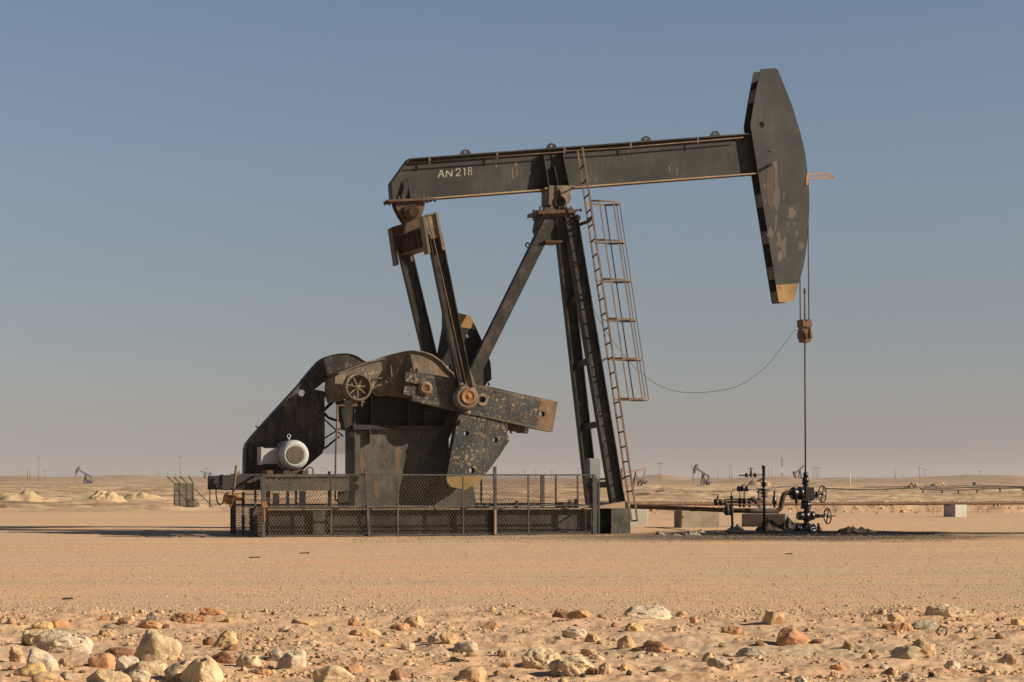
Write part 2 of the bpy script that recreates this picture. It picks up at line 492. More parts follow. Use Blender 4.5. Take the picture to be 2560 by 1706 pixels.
def concrete(name, base, stain=0.3):
    k = NT(name); v = k.coord()
    a = k.noise(v, 2.2, 6, 0.65); b = k.noise(v, 40, 4, 0.6); p = k.noise(v, 60, 2, 0.5)
    c = k.mix(k.ramp(a, 0.35, 0.7), base, tuple(x * (1 - stain) for x in base))
    c = k.mix(k.math('MULTIPLY', k.ramp(b, 0.4, 0.7), 0.3), c, tuple(x * 0.65 for x in base))
    c = k.mix(k.ramp(p, 0.68, 0.72), c, tuple(x * 0.35 for x in base))
    k.set(color=c, rough=0.9, spec=0.2); k.bump(k.math('ADD', b, p), 0.5, 0.01)
    return k.m
M['conc'] = concrete("sandy_concrete", (0.30, 0.25, 0.17), 0.35)
M['conc_grey'] = concrete("pale_grey_concrete", (0.42, 0.39, 0.32), 0.15)
M['conc_dark'] = concrete("dark_brownish_concrete", (0.22, 0.19, 0.16), 0.4)  # darker, more mottled concrete for a single block

def rockmat(name, c1, c2, c3):
    k = NT(name); v = k.coord()
    oi = k.n("ShaderNodeObjectInfo")
    sh = k.n("ShaderNodeVectorMath"); sh.operation = 'ADD'
    k.l(v, sh.inputs[0]); k.l(oi.outputs["Random"], sh.inputs[1])
    v = sh.outputs[0]
    a = k.noise(v, 5, 6, 0.65, 0.5); b = k.noise(v, 28, 5, 0.65); d = k.noise(v, 11, 5, 0.7)
    c = k.mix(k.ramp(a, 0.35, 0.68), c1, c2)
    c = k.mix(k.math('MULTIPLY', k.ramp(d, 0.55, 0.66), 0.8), c, c3)
    c = k.mix(k.math('MULTIPLY', k.ramp(b, 0.52, 0.72), 0.4), c, tuple(x * 0.5 for x in c1))
    k.set(color=c, rough=0.92, spec=0.15)
    k.bump(k.math('ADD', k.math('MULTIPLY', d, 1.4), b), 0.8, 0.016)
    return k.m
RM = {
    'cream': rockmat("cream_limestone", (0.52, 0.38, 0.22), (0.60, 0.46, 0.28), (0.32, 0.21, 0.11)),
    'white': rockmat("white_limestone", (0.60, 0.49, 0.34), (0.52, 0.39, 0.25), (0.36, 0.26, 0.16)),
    'tan': rockmat("tan_sandstone", (0.47, 0.30, 0.16), (0.56, 0.38, 0.21), (0.29, 0.17, 0.08)),
    'orange': rockmat("orange_sandstone", (0.46, 0.235, 0.115), (0.56, 0.34, 0.18), (0.28, 0.14, 0.07)),
    'brown': rockmat("brown_ironstone", (0.24, 0.12, 0.065), (0.34, 0.19, 0.11), (0.13, 0.065, 0.04)),
    'grey': rockmat("grey_flint", (0.36, 0.295, 0.205), (0.46, 0.37, 0.25), (0.19, 0.15, 0.11)),
    'yellow': rockmat("yellow_ochre_stone", (0.52, 0.35, 0.15), (0.60, 0.43, 0.22), (0.32, 0.20, 0.09)),
    'black': rockmat("black_pebble", (0.05, 0.045, 0.04), (0.08, 0.07, 0.06), (0.03, 0.03, 0.03)),
}

# ------------------------------------------------------------------ ground
def ground_material():
    k = NT("desert_sand")
    geo = k.n("ShaderNodeNewGeometry"); s3 = k.n("ShaderNodeSeparateXYZ"); k.l(geo.outputs["Position"], s3.inputs[0])
    X, Y = s3.outputs[0], s3.outputs[1]
    w1 = k.coord((1, 1, 1), "World")
    wide = k.coord((0.10, 1.0, 1.0), "World")       # long bands left by graders and wheels
    n_big = k.noise(w1, 0.16, 5, 0.6); n_mid = k.noise(w1, 1.1, 5, 0.6)
    n_fine = k.noise(w1, 9.0, 6, 0.7); n_grit = k.noise(w1, 55.0, 3, 0.6); n_band = k.noise(wide, 0.55, 4, 0.6)
    c = k.mix(k.ramp(n_big, 0.42, 0.58), (0.60, 0.370, 0.212), (0.54, 0.362, 0.226))
    c = k.mix(k.math('MULTIPLY', k.ramp(n_band, 0.42, 0.62), 0.65), c, (0.47, 0.355, 0.225))
    n_b2 = k.noise(k.coord((0.05, 2.2, 1.0), 'World'), 0.8, 5, 0.7)
    c = k.mix(k.math('MULTIPLY', k.ramp(n_b2, 0.52, 0.66), 0.35), c, (0.37, 0.245, 0.145))
    c = k.mix(k.math('MULTIPLY', k.ramp(n_b2, 0.46, 0.36), 0.30), c, (0.58, 0.42, 0.26))
    c = k.mix(k.math('MULTIPLY', k.ramp(n_mid, 0.5, 0.75), 0.35), c, (0.54, 0.37, 0.22))
    # gravelly pad: pale and dark grit
    vor = k.n("ShaderNodeTexVoronoi"); vor.inputs["Scale"].default_value = 17.0; k.l(w1, vor.inputs["Vector"])
    vc = k.n("ShaderNodeSeparateColor"); k.l(vor.outputs["Color"], vc.inputs[0])
    stone = k.math('MULTIPLY', k.ramp(vor.outputs["Distance"], 0.30, 0.18), k.ramp(vc.outputs[0], 0.60, 0.70))
    gr_a = k.ramp(k.noise(wide, 0.9, 4, 0.6), 0.42, 0.62)
    scol = k.mix(vc.outputs[1], (0.60, 0.47, 0.30), (0.22, 0.14, 0.08))
    c = k.mix(k.math('MULTIPLY', stone, k.math('ADD', k.math('MULTIPLY', gr_a, 0.55), 0.22)), c, scol)
    c = k.mix(k.math('MULTIPLY', k.ramp(n_grit, 0.58, 0.68), 0.6), c, (0.20, 0.125, 0.07))
    c = k.mix(k.math('MULTIPLY', k.ramp(n_fine, 0.50, 0.66), 0.40), c, (0.36, 0.22, 0.12))
    # faint wheel tracks pressed into the pad
    for y0, sl, am, ph in ((36.0, 0.10, 1.3, 0.0), (37.7, 0.10, 1.3, 0.0), (43.5, -0.05, 0.9, 2.0), (45.2, -0.05, 0.9, 2.0), (29.5, 0.16, 0.8, 4.0), (31.1, 0.16, 0.8, 4.0)):
        cv = k.math('ADD', k.math('MULTIPLY', k.math('SINE', k.math('ADD', k.math('MULTIPLY', X, 0.21), ph)), am), k.math('ADD', k.math('MULTIPLY', X, sl), y0))
        d_ = k.math('ABSOLUTE', k.math('SUBTRACT', Y, cv))
        c = k.mix(k.math('MULTIPLY', k.ramp(d_, 0.26, 0.12), k.ramp(n_mid, 0.35, 0.6, 0.10, 0.50)), c, (0.40, 0.285, 0.19))
    # far plain: broad strips of yellow, pink and brown soil
    far = k.ramp(Y, 78.0, 100.0)
    fw = k.coord((0.018, 0.05, 1), "World")
    f1 = k.noise(fw, 1.0, 7, 0.65, 0.3); f2 = k.noise(k.coord((0.05, 0.12, 1), "World"), 1.0, 6, 0.7)
    fc = k.mix(k.ramp(f1, 0.42, 0.56), (0.43, 0.283, 0.172), (0.54, 0.385, 0.235))
    fc = k.mix(k.math('MULTIPLY', k.ramp(f2, 0.47, 0.60), 0.75), fc, (0.27, 0.175, 0.105))
    fc = k.mix(k.math('MULTIPLY', k.ramp(k.noise(k.coord((0.25, 0.13, 1), "World"), 1.0, 7, 0.8), 0.50, 0.60), 0.8), fc, (0.20, 0.14, 0.09))
    vfar = k.ramp(Y, 400.0, 900.0)
    fc = k.mix(vfar, fc, k.mix(k.ramp(f1, 0.4, 0.6), (0.28, 0.185, 0.12), (0.36, 0.25, 0.165)))
    c = k.mix(far, c, fc)
    # crude oil soaked into the gravel round the well and dark chippings along the pad
    def ell(cx, cy, rx, ry):
        a = k.math('DIVIDE', k.math('SUBTRACT', X, cx), rx); b = k.math('DIVIDE', k.math('SUBTRACT', Y, cy), ry)
        return k.math('SQRT', k.math('ADD', k.math('MULTIPLY', a, a), k.math('MULTIPLY', b, b)))
    wob = k.math('MULTIPLY', k.math('SUBTRACT', k.noise(k.coord((0.6, 0.6, 1), "World"), 1.6, 6, 0.7), 0.5), 0.9)
    core = k.ramp(k.math('ADD', ell(8.0, 54.4, 4.2, 2.6), wob), 1.15, 0.8)
    tail = k.ramp(k.math('ADD', ell(13.0, 54.2, 7.0, 0.9), wob), 1.2, 0.5)
    halo = k.ramp(k.math('ADD', ell(7.4, 51.5, 6.6, 4.6), wob), 1.15, 0.5)
    chips = k.ramp(k.math('ADD', ell(3.5, 49.8, 7.5, 2.0), wob), 1.15, 0.4)
    soft = k.math('MULTIPLY', halo, k.ramp(n_fine, 0.3, 0.7, 0.72, 1.0))
    c = k.mix(k.math('MULTIPLY', chips, k.ramp(n_fine, 0.35, 0.62, 0.2, 0.75)), c, (0.16, 0.13, 0.10))
    c = k.mix(soft, c, (0.060, 0.046, 0.034))
    oil = k.math('MAXIMUM', core, k.math('MULTIPLY', tail, 0.85))
    c = k.mix(oil, c, (0.006, 0.0055, 0.006))
    wet = k.math('MULTIPLY', core, k.ramp(n_mid, 0.4, 0.6))
    k.set(color=c, rough=k.ramp(wet, 0.0, 1.0, 1.0, 0.55), spec=k.ramp(oil, 0, 1, 0.08, 0.03))
    h = k.math('ADD', k.math('MULTIPLY', n_fine, 0.7), k.math('ADD', k.math('MULTIPLY', n_grit, 0.22), k.math('MULTIPLY', stone, 0.2)))
    k.bump(h, 0.55, 0.03)
    return k.m
ys = [1.5]
while ys[-1] < 5200:
    y = ys[-1]
    ys.append(y + min(max(y * y * 0.00021, 0.03), y * 0.014) if y > 9 else y + 0.5)
ys = np.array(ys)
as_ = np.concatenate([np.arange(-1.2, -0.275, 0.02), np.arange(-0.275, 0.275, 0.0008), np.arange(0.275, 1.2, 0.02)])
GX = ys[:, None] * as_[None, :]
GY = np.repeat(ys[:, None], len(as_), 1)
GZ = terrain(GX, GY)
co = np.stack([GX, GY, GZ], -1).reshape(-1, 3)
nr, nc = GX.shape
ii = (np.arange(nr - 1)[:, None] * nc + np.arange(nc - 1)[None, :]).ravel()
fa = np.stack([ii, ii + 1, ii + nc + 1, ii + nc], -1)
me = bpy.data.meshes.new("ground")
me.vertices.add(len(co)); me.vertices.foreach_set("co", co.ravel())
me.loops.add(fa.size); me.loops.foreach_set("vertex_index", fa.ravel())
me.polygons.add(len(fa)); me.polygons.foreach_set("loop_start", np.arange(len(fa)) * 4)
me.polygons.foreach_set("use_smooth", np.ones(len(fa), bool))
me.update(calc_edges=True); me.materials.append(ground_material())
ground = link(bpy.data.objects.new("ground", me))
tag(ground, "sandy desert ground with gravel pad, oil stain and low far ridges", "ground", kind="structure")

# ------------------------------------------------------------------ PUMP JACK
ORG = (0.0, Y0, 0.0)
VC = 1.75
jack = mthing("pump_jack", "large black weathered oil pump jack marked AN 218 behind the low wire fence", "pump jack", (0.0, VC, 0.0))
def at(o, rows, **kw): return [P(x, y, o) for x, y in rows]

# walking beam
A, B, Cc, D, E = (1895, 331.5), (1023, 396), (979, 457), (983, 505), (1895, 435)
beam = MB()
loop = L([A, B, Cc, D, E], 1.55)
beam.prism(loop, VC - .012, VC + .012)
beam.rim([loop[0], loop[1], loop[2], loop[3], loop[4]], 1.55, 1.95, 0.035)
beam_o = beam.obj("walking_beam", M['paint'], jack)
MB().rim([loop[3], loop[4]], 1.535, 1.549, 0.033).obj("bottom_flange_edge", M['edge'], beam_o)  # pale strip paints the sunlight the flange's front edge catches
g = MB()
for i, (x, y) in enumerate([(1164, 386.5), (1379, 371), (1615, 353), (1788, 340)]):
    cu = P(x, y - 1, 1.75); r = 0.155
    out = [(cu[0] + r * math.cos(a), cu[2] - .03 + r * math.sin(a)) for a in [math.pi * k / 14 for k in range(15)]]
    MB().prism([out, circ((cu[0], cu[2] + .05), 0.034, 10)], 1.735, 1.765).obj("lifting_lug", M['paint'], beam_o)
rail = MB()
rp = [P(1013, 409, 1.53), P(1409, 380, 1.53), P(1411, 378, 1.53), P(1540, 371, 1.53), P(1858, 344, 1.53)]
rail.tube(rp, 0.017, 6)
for x in (1074, 1243, 1411, 1577, 1745):
    yt = 396 - (x - 1023) * 0.0742
    rail.bar(P(x, yt + 2, 1.54), P(x, yt + 17, 1.54), .05, .012)
rail.obj("grease_line", M['tan'], beam_o)
gus = MB()
def gusset(mb, px0, py0, px1, py1, vtop, vbot, vweb=1.74, t=0.02, inner=None):
    a = P(px0, py0, vtop); b = P(px1, py1, vbot)
    a2 = (a[0], vweb, a[2]); b2 = (b[0], vweb, b[2])
    vs = []
    for d in (-t / 2, t / 2): vs += [(p[0] + d, p[1], p[2]) for p in (a, b, b2, a2)]
    mb.add(vs, [(0, 1, 2, 3), (7, 6, 5, 4), (0, 4, 5, 1), (1, 5, 6, 2), (2, 6, 7, 3), (3, 7, 4, 0)])
gusset(gus, 1359, 384, 1373, 466, 1.57, 1.40)
gusset(gus, 1386, 416, 1399, 479, 1.62, 1.36)
gusset(gus, 1407, 380, 1424, 465, 1.57, 1.40)
gus.prism(L([(1018, 446), (1031, 499), (1002, 501)], 1.58), 1.66, 1.68)
gusset(gus, 1019, 447, 1028, 499, 1.72, 1.57)
gus.objs("stiffener_plate", M['paint'], beam_o)
# stencilled marking
st = MB()
def zl(x, y): return (940 + x / 3.922, 340 + y / 3.922)
def stroke(pts, wd=0.026, mb=st):
    for a, b in zip(pts, pts[1:]):
        mb.bar(P(*zl(*a), 1.732), P(*zl(*b), 1.732), wd, 0.004)
stroke([(637, 338), (610, 410)], .034); stroke([(643, 338), (668, 408)], .030); stroke([(622, 382), (658, 379)], .022)
stroke([(690, 345), (690, 405)], .030); stroke([(694, 342), (742, 400)], .030); stroke([(744, 335), (744, 398)], .026)
stroke([(783, 342), (792, 326), (812, 320), (826, 332), (824, 350)], .022); stroke([(820, 356), (786, 388)], .024); stroke([(784, 392), (830, 389)], .024)
stroke([(858, 325), (869, 314)], .02); stroke([(870, 316), (870, 350)], .026); stroke([(870, 354), (870, 390)], .026)
for cx, cy, rx, ry in ((920, 326, 15, 17), (921, 365, 18, 20)):
    for a0, a1 in ((-75, 75), (105, 255)):
        pts = [(cx + rx * math.cos(math.radians(a)), cy - ry * math.sin(math.radians(a))) for a in np.linspace(a0, a1, 6)]
        stroke(pts, .022)
st.obj("stencilled_number", M['letter'], beam_o)

s = MB()
for x, y0, y1, wd in ((1240, 408, 419, .016), (1290, 404, 416, .02), (1281, 421, 447, .012), (1292, 424, 441, .010), (1325, 430, 435, .02), (1100, 398, 404, .012), (1489, 448, 452, .014), (1673, 415, 430, .014), (1692, 420, 437, .010), (1560, 392, 399, .014), (1860, 410, 412, .03)):
    s.bar(P(x, y0, 1.736), P(x + (y1 - y0) * .06, y1, 1.736), wd, .003)
s.objs("rust_run", M['edge'], beam_o)
# saddle bearing
sad = MB()
q = L([(1373, 464), (1427, 464), (1428, 498), (1423, 509), (1418, 509), (1417, 528), (1378, 528), (1378, 512), (1373, 512)], 1.40)
sad.prism(q, 1.40, 2.05)
sad.prism(L([(1362, 469), (1437, 463), (1438, 468), (1362, 474)], 1.42), 1.42, 2.06)
sad_o = sad.obj("saddle_bearing", M['gear'], jack)
b = MB()
b.torus(P(1400, 505, 1.38), (0, 1, 0), .15, .03, 24, 8); b.cyl(P(1400, 505, 1.36), P(1400, 505, 1.40), .14, n=22)
b.cyl(P(1406, 503, 1.31), P(1406, 503, 1.36), .075, n=18)
b.box(P(1393, 486, 1.34), (P(1402, 478, 1.34)[0], 1.40, P(1402, 478, 1.34)[2]))
b.obj("bearing_cap", M['dark'], sad_o)
b = MB()
pl = L([(1346, 526), (1440, 524), (1442, 532), (1346, 535)], 1.25); b.prism(pl, 1.25, 2.2)
for x0, x1, y in ((1334, 1350, 528), (1438, 1453, 526)):
    b.cyl(P(x0, y, 1.3), P(x1, y - 1, 1.3), .022, n=8)
    b.cyl(P(x0 - 1 if x0 < 1400 else x1 - 3, y, 1.3), P(x0 + 3 if x0 < 1400 else x1 + 1, y, 1.3), .045, n=6)
for x in (1350, 1376, 1398, 1427): b.cyl(P(x, 527, 1.3), P(x, 516, 1.3), .025, n=8)
b.box(P(1362, 527, 1.27), (P(1384, 521, 1.27)[0], 1.5, P(1384, 520, 1.27)[2]))
b.box(P(1408, 527, 1.27), (P(1433, 521, 1.27)[0], 1.5, P(1433, 520, 1.27)[2]))
b.obj("bearing_base", M['brown'], sad_o)

# samson post
post = MB()
cap_pts = L([(1357, 535), (1437, 534), (1442, 570), (1414, 602), (1364, 602), (1350, 572)], 1.46)
post.prism(cap_pts, 1.46, 2.12)
post.prism(L([(1388, 540), (1392, 540), (1398, 600), (1394, 600)], 1.42), 1.42, 1.46)
post_o = post.obj("samson_post", M['leg'], jack)
MB().prism(L([(1355, 534), (1438, 533), (1438, 542), (1354, 544)], 1.40), 1.40, 2.16).obj("top_plate", M['brown'], post_o)
MB().prism(L([(1363, 601), (1406, 602), (1406, 606), (1363, 605)], 1.30), 1.30, 2.1).obj("cap_flange", M['brown'], post_o)
def ileg(name, pa, pb, width, vt, vb, mat, flange=0.26, parent=post_o, web=0.02, ft=0.025):
    """I section whose web lies in the u-w plane; pa, pb = (px,py) centre line"""
    a = Vector(P(*pa, vt)); b_ = Vector(P(*pb, vb)); m = MB()
    d = (b_ - a).normalized(); n = Vector((d.z, 0, -d.x)).normalized()
    m.bar(a, b_, width - 2 * ft, web)
    for s in (-1, 1): m.bar(a + n * s * (width / 2 - ft / 2), b_ + n * s * (width / 2 - ft / 2), ft, flange)
    return m.obj(name, mat, parent)
ileg("leg", (1425, 540), (1544, 1262), .375, 1.45, .72, M['leg'])
ileg("leg", (1402, 560), (1481, 1262), .33, 2.05, 2.75, M['leg'])
MB().bar(P(1374, 550, 1.55), P(1080, 1143, 1.45), .32, .26).obj("leg", M['leg'], post_o)
MB().bar(P(1372, 550, 2.1), P(1090, 1125, 2.35), .30, .26).obj("leg", M['leg'], post_o)
s = MB()
for f in (.28, .50, .72, .93):
    a = Vector(P(1425, 540, 1.45)).lerp(Vector(P(1544, 1262, .72)), f) + Vector((-.06, 0, 0)); c = Vector(P(1402, 560, 2.05)).lerp(Vector(P(1481, 1262, 2.75)), f)
    s.bar(a, c, .12, .16, (0, 0, 1))
s.objs("cross_strut", M['dark'], post_o)
s = MB()
for x, y in ((1319, 613), (1231, 822)): s.torus(P(x, y, 1.4), (0, 1, 0), .055, .022, 16, 6)
s.torus(P(1444, 545, 1.35), (0, 1, 0), .065, .025, 16, 6)
s.objs("lifting_eye", M['dark'], post_o)

# ladder and safety cage
na, nb = Vector(P(1456, 369, 1.0)), Vector(P(1594, 1304, .35))
fa_, fb_ = Vector(P(1444, 378, 1.45)), Vector(P(1579, 1302, .80))
s = MB(); s.bar(na, nb, .05, .03); s.bar(fa_, fb_, .042, .03)
lad_o = s.obj("ladder", M['tan'], jack)
y = 411.0
while y < 1303:
    t = (y - 369) / (1304 - 369)
    MB().cyl(fa_.lerp(fb_, t + .004), na.lerp(nb, t), .022, n=7).obj("rung", M['dark'], lad_o)
    y += 37.1
s = MB()
s.bar(P(1437, 566, 1.5), Vector(fa_.lerp(fb_, .19)) + Vector((0.05, 0, 0)), .09, .05)
s.bar(fa_.lerp(fb_, .19), na.lerp(nb, .187), .07, .08, (0, 0, 1))
s.bar(P(1545, 1196, .75), fa_.lerp(fb_, .885), .05, .05)
s.bar(P(1500, 905, 1.1), fa_.lerp(fb_, .56), .05, .05)
s.objs("ladder_bracket", M['brown'], lad_o)
cage_pts = [(0, .0), (.22, -.10), (.62, -.10), (.88, .10), (.90, .38), (.64, .58), (.22, .56), (0, .45)]
hoops = []
for yy in (503, 601, 699, 798, 897, 998):
    t = (yy - 369) / (1304 - 369)
    o = na.lerp(nb, t)
    pts = [Vector((o.x + du, o.y + dv, o.z - .02 * du)) for du, dv in cage_pts]
    hoops.append(pts); m = MB()
    for a, b_ in zip(pts, pts[1:]): m.bar(a, b_, .012, .055, (0, 0, 1))
    m.obj("cage_hoop", M['tan'], lad_o)
for k in range(1, 7):
    m = MB(); m.bar(hoops[0][k], hoops[-1][k], .035, .01, (1, 0, 0) if k in (3, 4) else (0, 1, 0))
    m.obj("cage_bar", M['tan'] if k != 5 else M['dark'], lad_o)

# horse head
hp = [(1903, 173), (1938, 170.5), (1943.5, 174), (1957, 207), (1969.6, 238.7), (1981, 268), (1990, 298.4), (1999, 327), (2006.4, 355.8), (2012, 381), (2015.5, 406.4), (2018.5, 432),
      (2020.5, 457), (2022.3, 480), (2022.9, 503), (2022.3, 528), (2021, 553), (2018.5, 577), (2018, 599), (2014, 630), (2008.7, 663.5), (2002, 688), (1994.9, 709.5), (1982, 752), (1978, 755), (1949, 757),
      (1946.5, 753), (1876, 313), (1887, 245.6), (1900, 177)]
V0, V1 = 1.50, 1.96
hl = L(hp, V0)
head = MB()
head.prism(hl, V0, V0 + .02); head.prism(hl, V1 - .02, V1)
head.rim(hl[2:24], V0 + .02, V1 - .02, 0.02) 
head_o = head.obj("horse_head", M['head'], jack)
s = MB()
for ya, yb in ((222, 254), (484, 516), (576, 608), (666, 698), (728, 756)):
    def lx(y_): return 1876 + (y_ - 313) * (1946.5 - 1876) / (753 - 313) if y_ > 313 else 1876 + (313 - y_) * 0.165
    q = L([(lx(ya) + 1, ya), (lx(ya) + 3, ya), (lx(yb) + 3, yb), (lx(yb) + 1, yb)], V0)
    s.prism(q, V0 + .02, V1 - .02)
s.objs("back_strap", M['stain_tan'], head_o)
s = MB(); s.prism(L([(1940, 713), (1970, 710.5), (1995, 709), (1982, 752), (1978, 755), (1949, 757), (1946.5, 753)], V0 - .004), V0 - .005, V0 - .001)
s.obj("yellow_tip", M['yellow'], head_o)
s = MB(); s.cyl(P(1903.5, 312, V0 - .02), P(1903.5, 312, V0), .085, n=20); s.obj("round_plug", M['paint'], head_o)
s = MB(); s.cyl(P(1925, 413, V0 - .14), P(1925, 413, V0), .035, n=12); s.cyl(P(1925, 413, V0 - .17), P(1925, 413, V0 - .14), .05, n=6)
s.box(P(1923, 379, V0 - .02), (P(1934, 376, V0)[0], V0, P(1934, 376, V0)[2])); s.obj("hanger_pin", M['brown'], head_o)
s = MB(); s.prism(L(arcpts([(1918, 425), (1930, 420), (1936, 445), (1934, 480), (1929, 498), (1932, 515), (1929, 523), (1923, 518), (1918, 495), (1916, 460), (1918, 425)], 4)[:-1], V0), V0 - .0035, V0 - .001)
s.obj("brown_stain", M['stain_brown'], head_o)
s = MB()
s.prism(L(arcpts([(1932, 404), (1941, 405), (1944, 425), (1943, 450), (1950, 480), (1949, 505), (1943, 528), (1937, 520), (1931, 500), (1937, 470), (1937, 430), (1932, 404)], 4)[:-1], V0), V0 - .002, V0 - .0005)
for cx, cy, rx, ry in ((1978, 535, 9, 13), (1927, 583, 8, 13), (1947, 600, 6, 22), (1960, 617, 7, 24), (1949, 641, 6, 13), (1940, 555, 4, 18), (1960, 488, 3, 9), (1914, 502, 3, 5), (2003, 615, 6, 15), (1970, 560, 3, 6),
                       (1985, 560, 3, 4), (1992, 585, 3, 8), (1912, 465, 3, 6)):
    pts = [(cx + rx * math.cos(a) * (1 + 1.1 * mnoise.noise(Vector((math.cos(a) * 1.6 + cx, math.sin(a) * 1.6, cy)))), cy + ry * math.sin(a) * (1 + 1.1 * mnoise.noise(Vector((math.cos(a) * 1.6 + cx, math.sin(a) * 1.6, cy + 7))))) for a in [2 * math.pi * i / 26 for i in range(26)]]
    s.prism(L(pts, V0), V0 - .002, V0 - .0005)
s.objs("scuffed_patch", M['stain_tan'], head_o)
s = MB()
for a, b_ in (((2019, 437), (2057, 434)), ((2057, 434), (2083, 441)), ((2083, 441), (2083, 446)), ((2019, 447), (2083, 444))): s.bar(P(*a, V0 + .05), P(*b_, V0 + .05), .035, .04)
s.bar(P(2019, 432, V0 + .02), P(2016, 464, V0 - .01), .05, .03)
s.bar(P(2045, 435, V0 + .05), P(2047, 447, V0 + .05), .03, .03)
s.obj("latch_bracket", M['orange'], head_o)

# bridle and carrier bar
s = MB()
CU = P(2012.5, 800, VC)
for v, px in ((1.52, 2021.5), (1.96, 2000)):
    top = 560 if v < 1.7 else 590
    s.tube([P(px - 1, top, v), P(px, 700, v), P(px + .8, 801, v)], .017, 6)
s.obj("bridle_cable", M['brown'], jack)
s = MB()
s.prism(L([(2000, 800), (2022, 800), (2023, 818), (2000, 818)], VC), 1.56, 1.94)
s.prism(L([(2001, 820), (2023, 820), (2023, 850), (2020, 857), (2003, 857), (2001, 850)], VC), 1.62, 1.88)
for x, v in ((1999, 1.98), (2025, 1.5)):
    s.lathe(P(x, 818, v), (0, 0, -1), [(0, .03), (.08, .045), (.2, .07), (.28, .065), (.33, .03)], 12)
    s.bar(P(x - 6, 846, v), P(x + 6, 845, v), .03, .03)
carrier = s.obj("carrier_bar", M['redrust'], jack)

# equalizer group
s = MB()
s.prism(L([(970, 499), (1087, 495), (1087, 500), (970, 505)], 1.5), 1.5, 2.0)
s.prism(L([(986, 504), (1062, 500), (1062, 516), (1054, 541), (1030, 552), (1013, 558), (1001, 540), (991, 520)], 1.62), 1.62, 1.66)
s.prism(L([(986, 504), (1062, 500), (1062, 516), (1054, 541), (1030, 552), (1013, 558), (1001, 540), (991, 520)], 1.62), 1.92, 1.96)
for x0, x1, y in ((962, 974, 510), (1076, 1088, 501)):
    s.cyl(P(x0, y, 1.6), P(x1, y - 1, 1.6), .022, n=8); s.cyl(P(x0 - 1, y, 1.6), P(x0 + 3, y, 1.6), .045, n=6); s.cyl(P(x1 - 2, y, 1.6), P(x1 + 2, y, 1.6), .05, n=6)
for x in (996, 1008, 1058, 1068): s.cyl(P(x, 508, 1.55), P(x, 490, 1.55), .028, n=6)
eqb = s.obj("tail_bearing", M['brown'], jack)
s = MB()
s.cyl(P(1036, 530, 1.42), P(1036, 530, 2.1), .135, n=24); s.cyl(P(1028, 530, 1.5), P(1028, 530, 2.0), .20, n=24)
s.prism(L([(1020, 530), (1052, 530), (1056, 572), (1014, 584)], 1.62), 1.66, 1.9)
s.obj("bearing_housing", M['brown'], eqb)
nT, fT = Vector(P(1058, 566, .72)), Vector(P(990, 590, 2.82)); nB, fB = Vector(P(1065, 615, .72)), Vector(P(1001, 636, 2.82))
s = MB()
e_v = Vector((0.30, 0, 0))
for a, b_, hh in ((nT, fT, 0), (nB, fB, 0)):
    vs = [a, b_, b_ + e_v, a + e_v]; vs = vs + [p + Vector((0, 0, -.03)) for p in vs]
    s.add(vs, [(0, 1, 2, 3), (7, 6, 5, 4), (0, 4, 5, 1), (1, 5, 6, 2), (2, 6, 7, 3), (3, 7, 4, 0)])
k_ = Vector((.13, 0, 0)); t_ = Vector((.03, 0, 0))
vs = [nT + k_, fT + k_, fB + k_, nB + k_]; vs += [p + t_ for p in vs]
s.add(vs, [(0, 1, 2, 3), (7, 6, 5, 4), (0, 4, 5, 1), (1, 5, 6, 2), (2, 6, 7, 3), (3, 7, 4, 0)])
for t in (.25, .5, .62, .8):
    a = nT.lerp(fT, t); b_ = nB.lerp(fB, t); s.add([a + Vector((0, d, 0)) for d in (0, .03)] + [b_ + Vector((0, d, 0)) for d in (0, .03)] + [a + k_ + Vector((0, d, 0)) for d in (0, .03)] + [b_ + k_ + Vector((0, d, 0)) for d in (0, .03)],
          [(0, 1, 3, 2), (0, 2, 6, 4), (1, 5, 7, 3), (4, 6, 7, 5), (0, 4, 5, 1), (2, 3, 7, 6)])
s.obj("equalizer", M['brown'], jack)
def pitman(cap_off, dv, a, b_):
    ox, oy = cap_off; v0 = .26 + dv
    pit = ileg("pitman_arm", a, b_, .36, v0 + .17, v0 + .17, M['leg'], flange=.26, parent=jack, web=.03)
    s = MB()
    sh = lambda pts: L([(x + ox, y + oy) for x, y in pts], v0)
    s.prism(sh([(1061, 539), (1088, 532), (1103, 592), (1073, 598)]), v0 + .06, v0 + .34)
    s.prism(sh([(1057, 541), (1061, 540), (1077, 633), (1071, 634)]), v0, v0 + .4)
    s.prism(sh([(1088, 531), (1094, 533), (1113, 624), (1107, 626)]), v0, v0 + .4)
    s.prism(sh([(1062, 538), (1089, 530), (1094, 532), (1094, 534), (1062, 541)]), v0 + .02, v0 + .38)
    s.obj("pitman_cap", M['gear'] if dv == 0 else M['brown'], pit)
    return pit
pn = pitman((0, 0), 0, (1085, 585), (1163, 972))
s = MB(); s.tube([P(1068, 534, .24), P(1072, 560, .24), P(1084, 600, .28), P(1105, 690, .34), P(1165, 960, .34)], .016, 6); s.obj("grease_line", M['tan'], pn)
pf = pitman((-79, 29), 2.5, (1010, 618), (1098, 990))

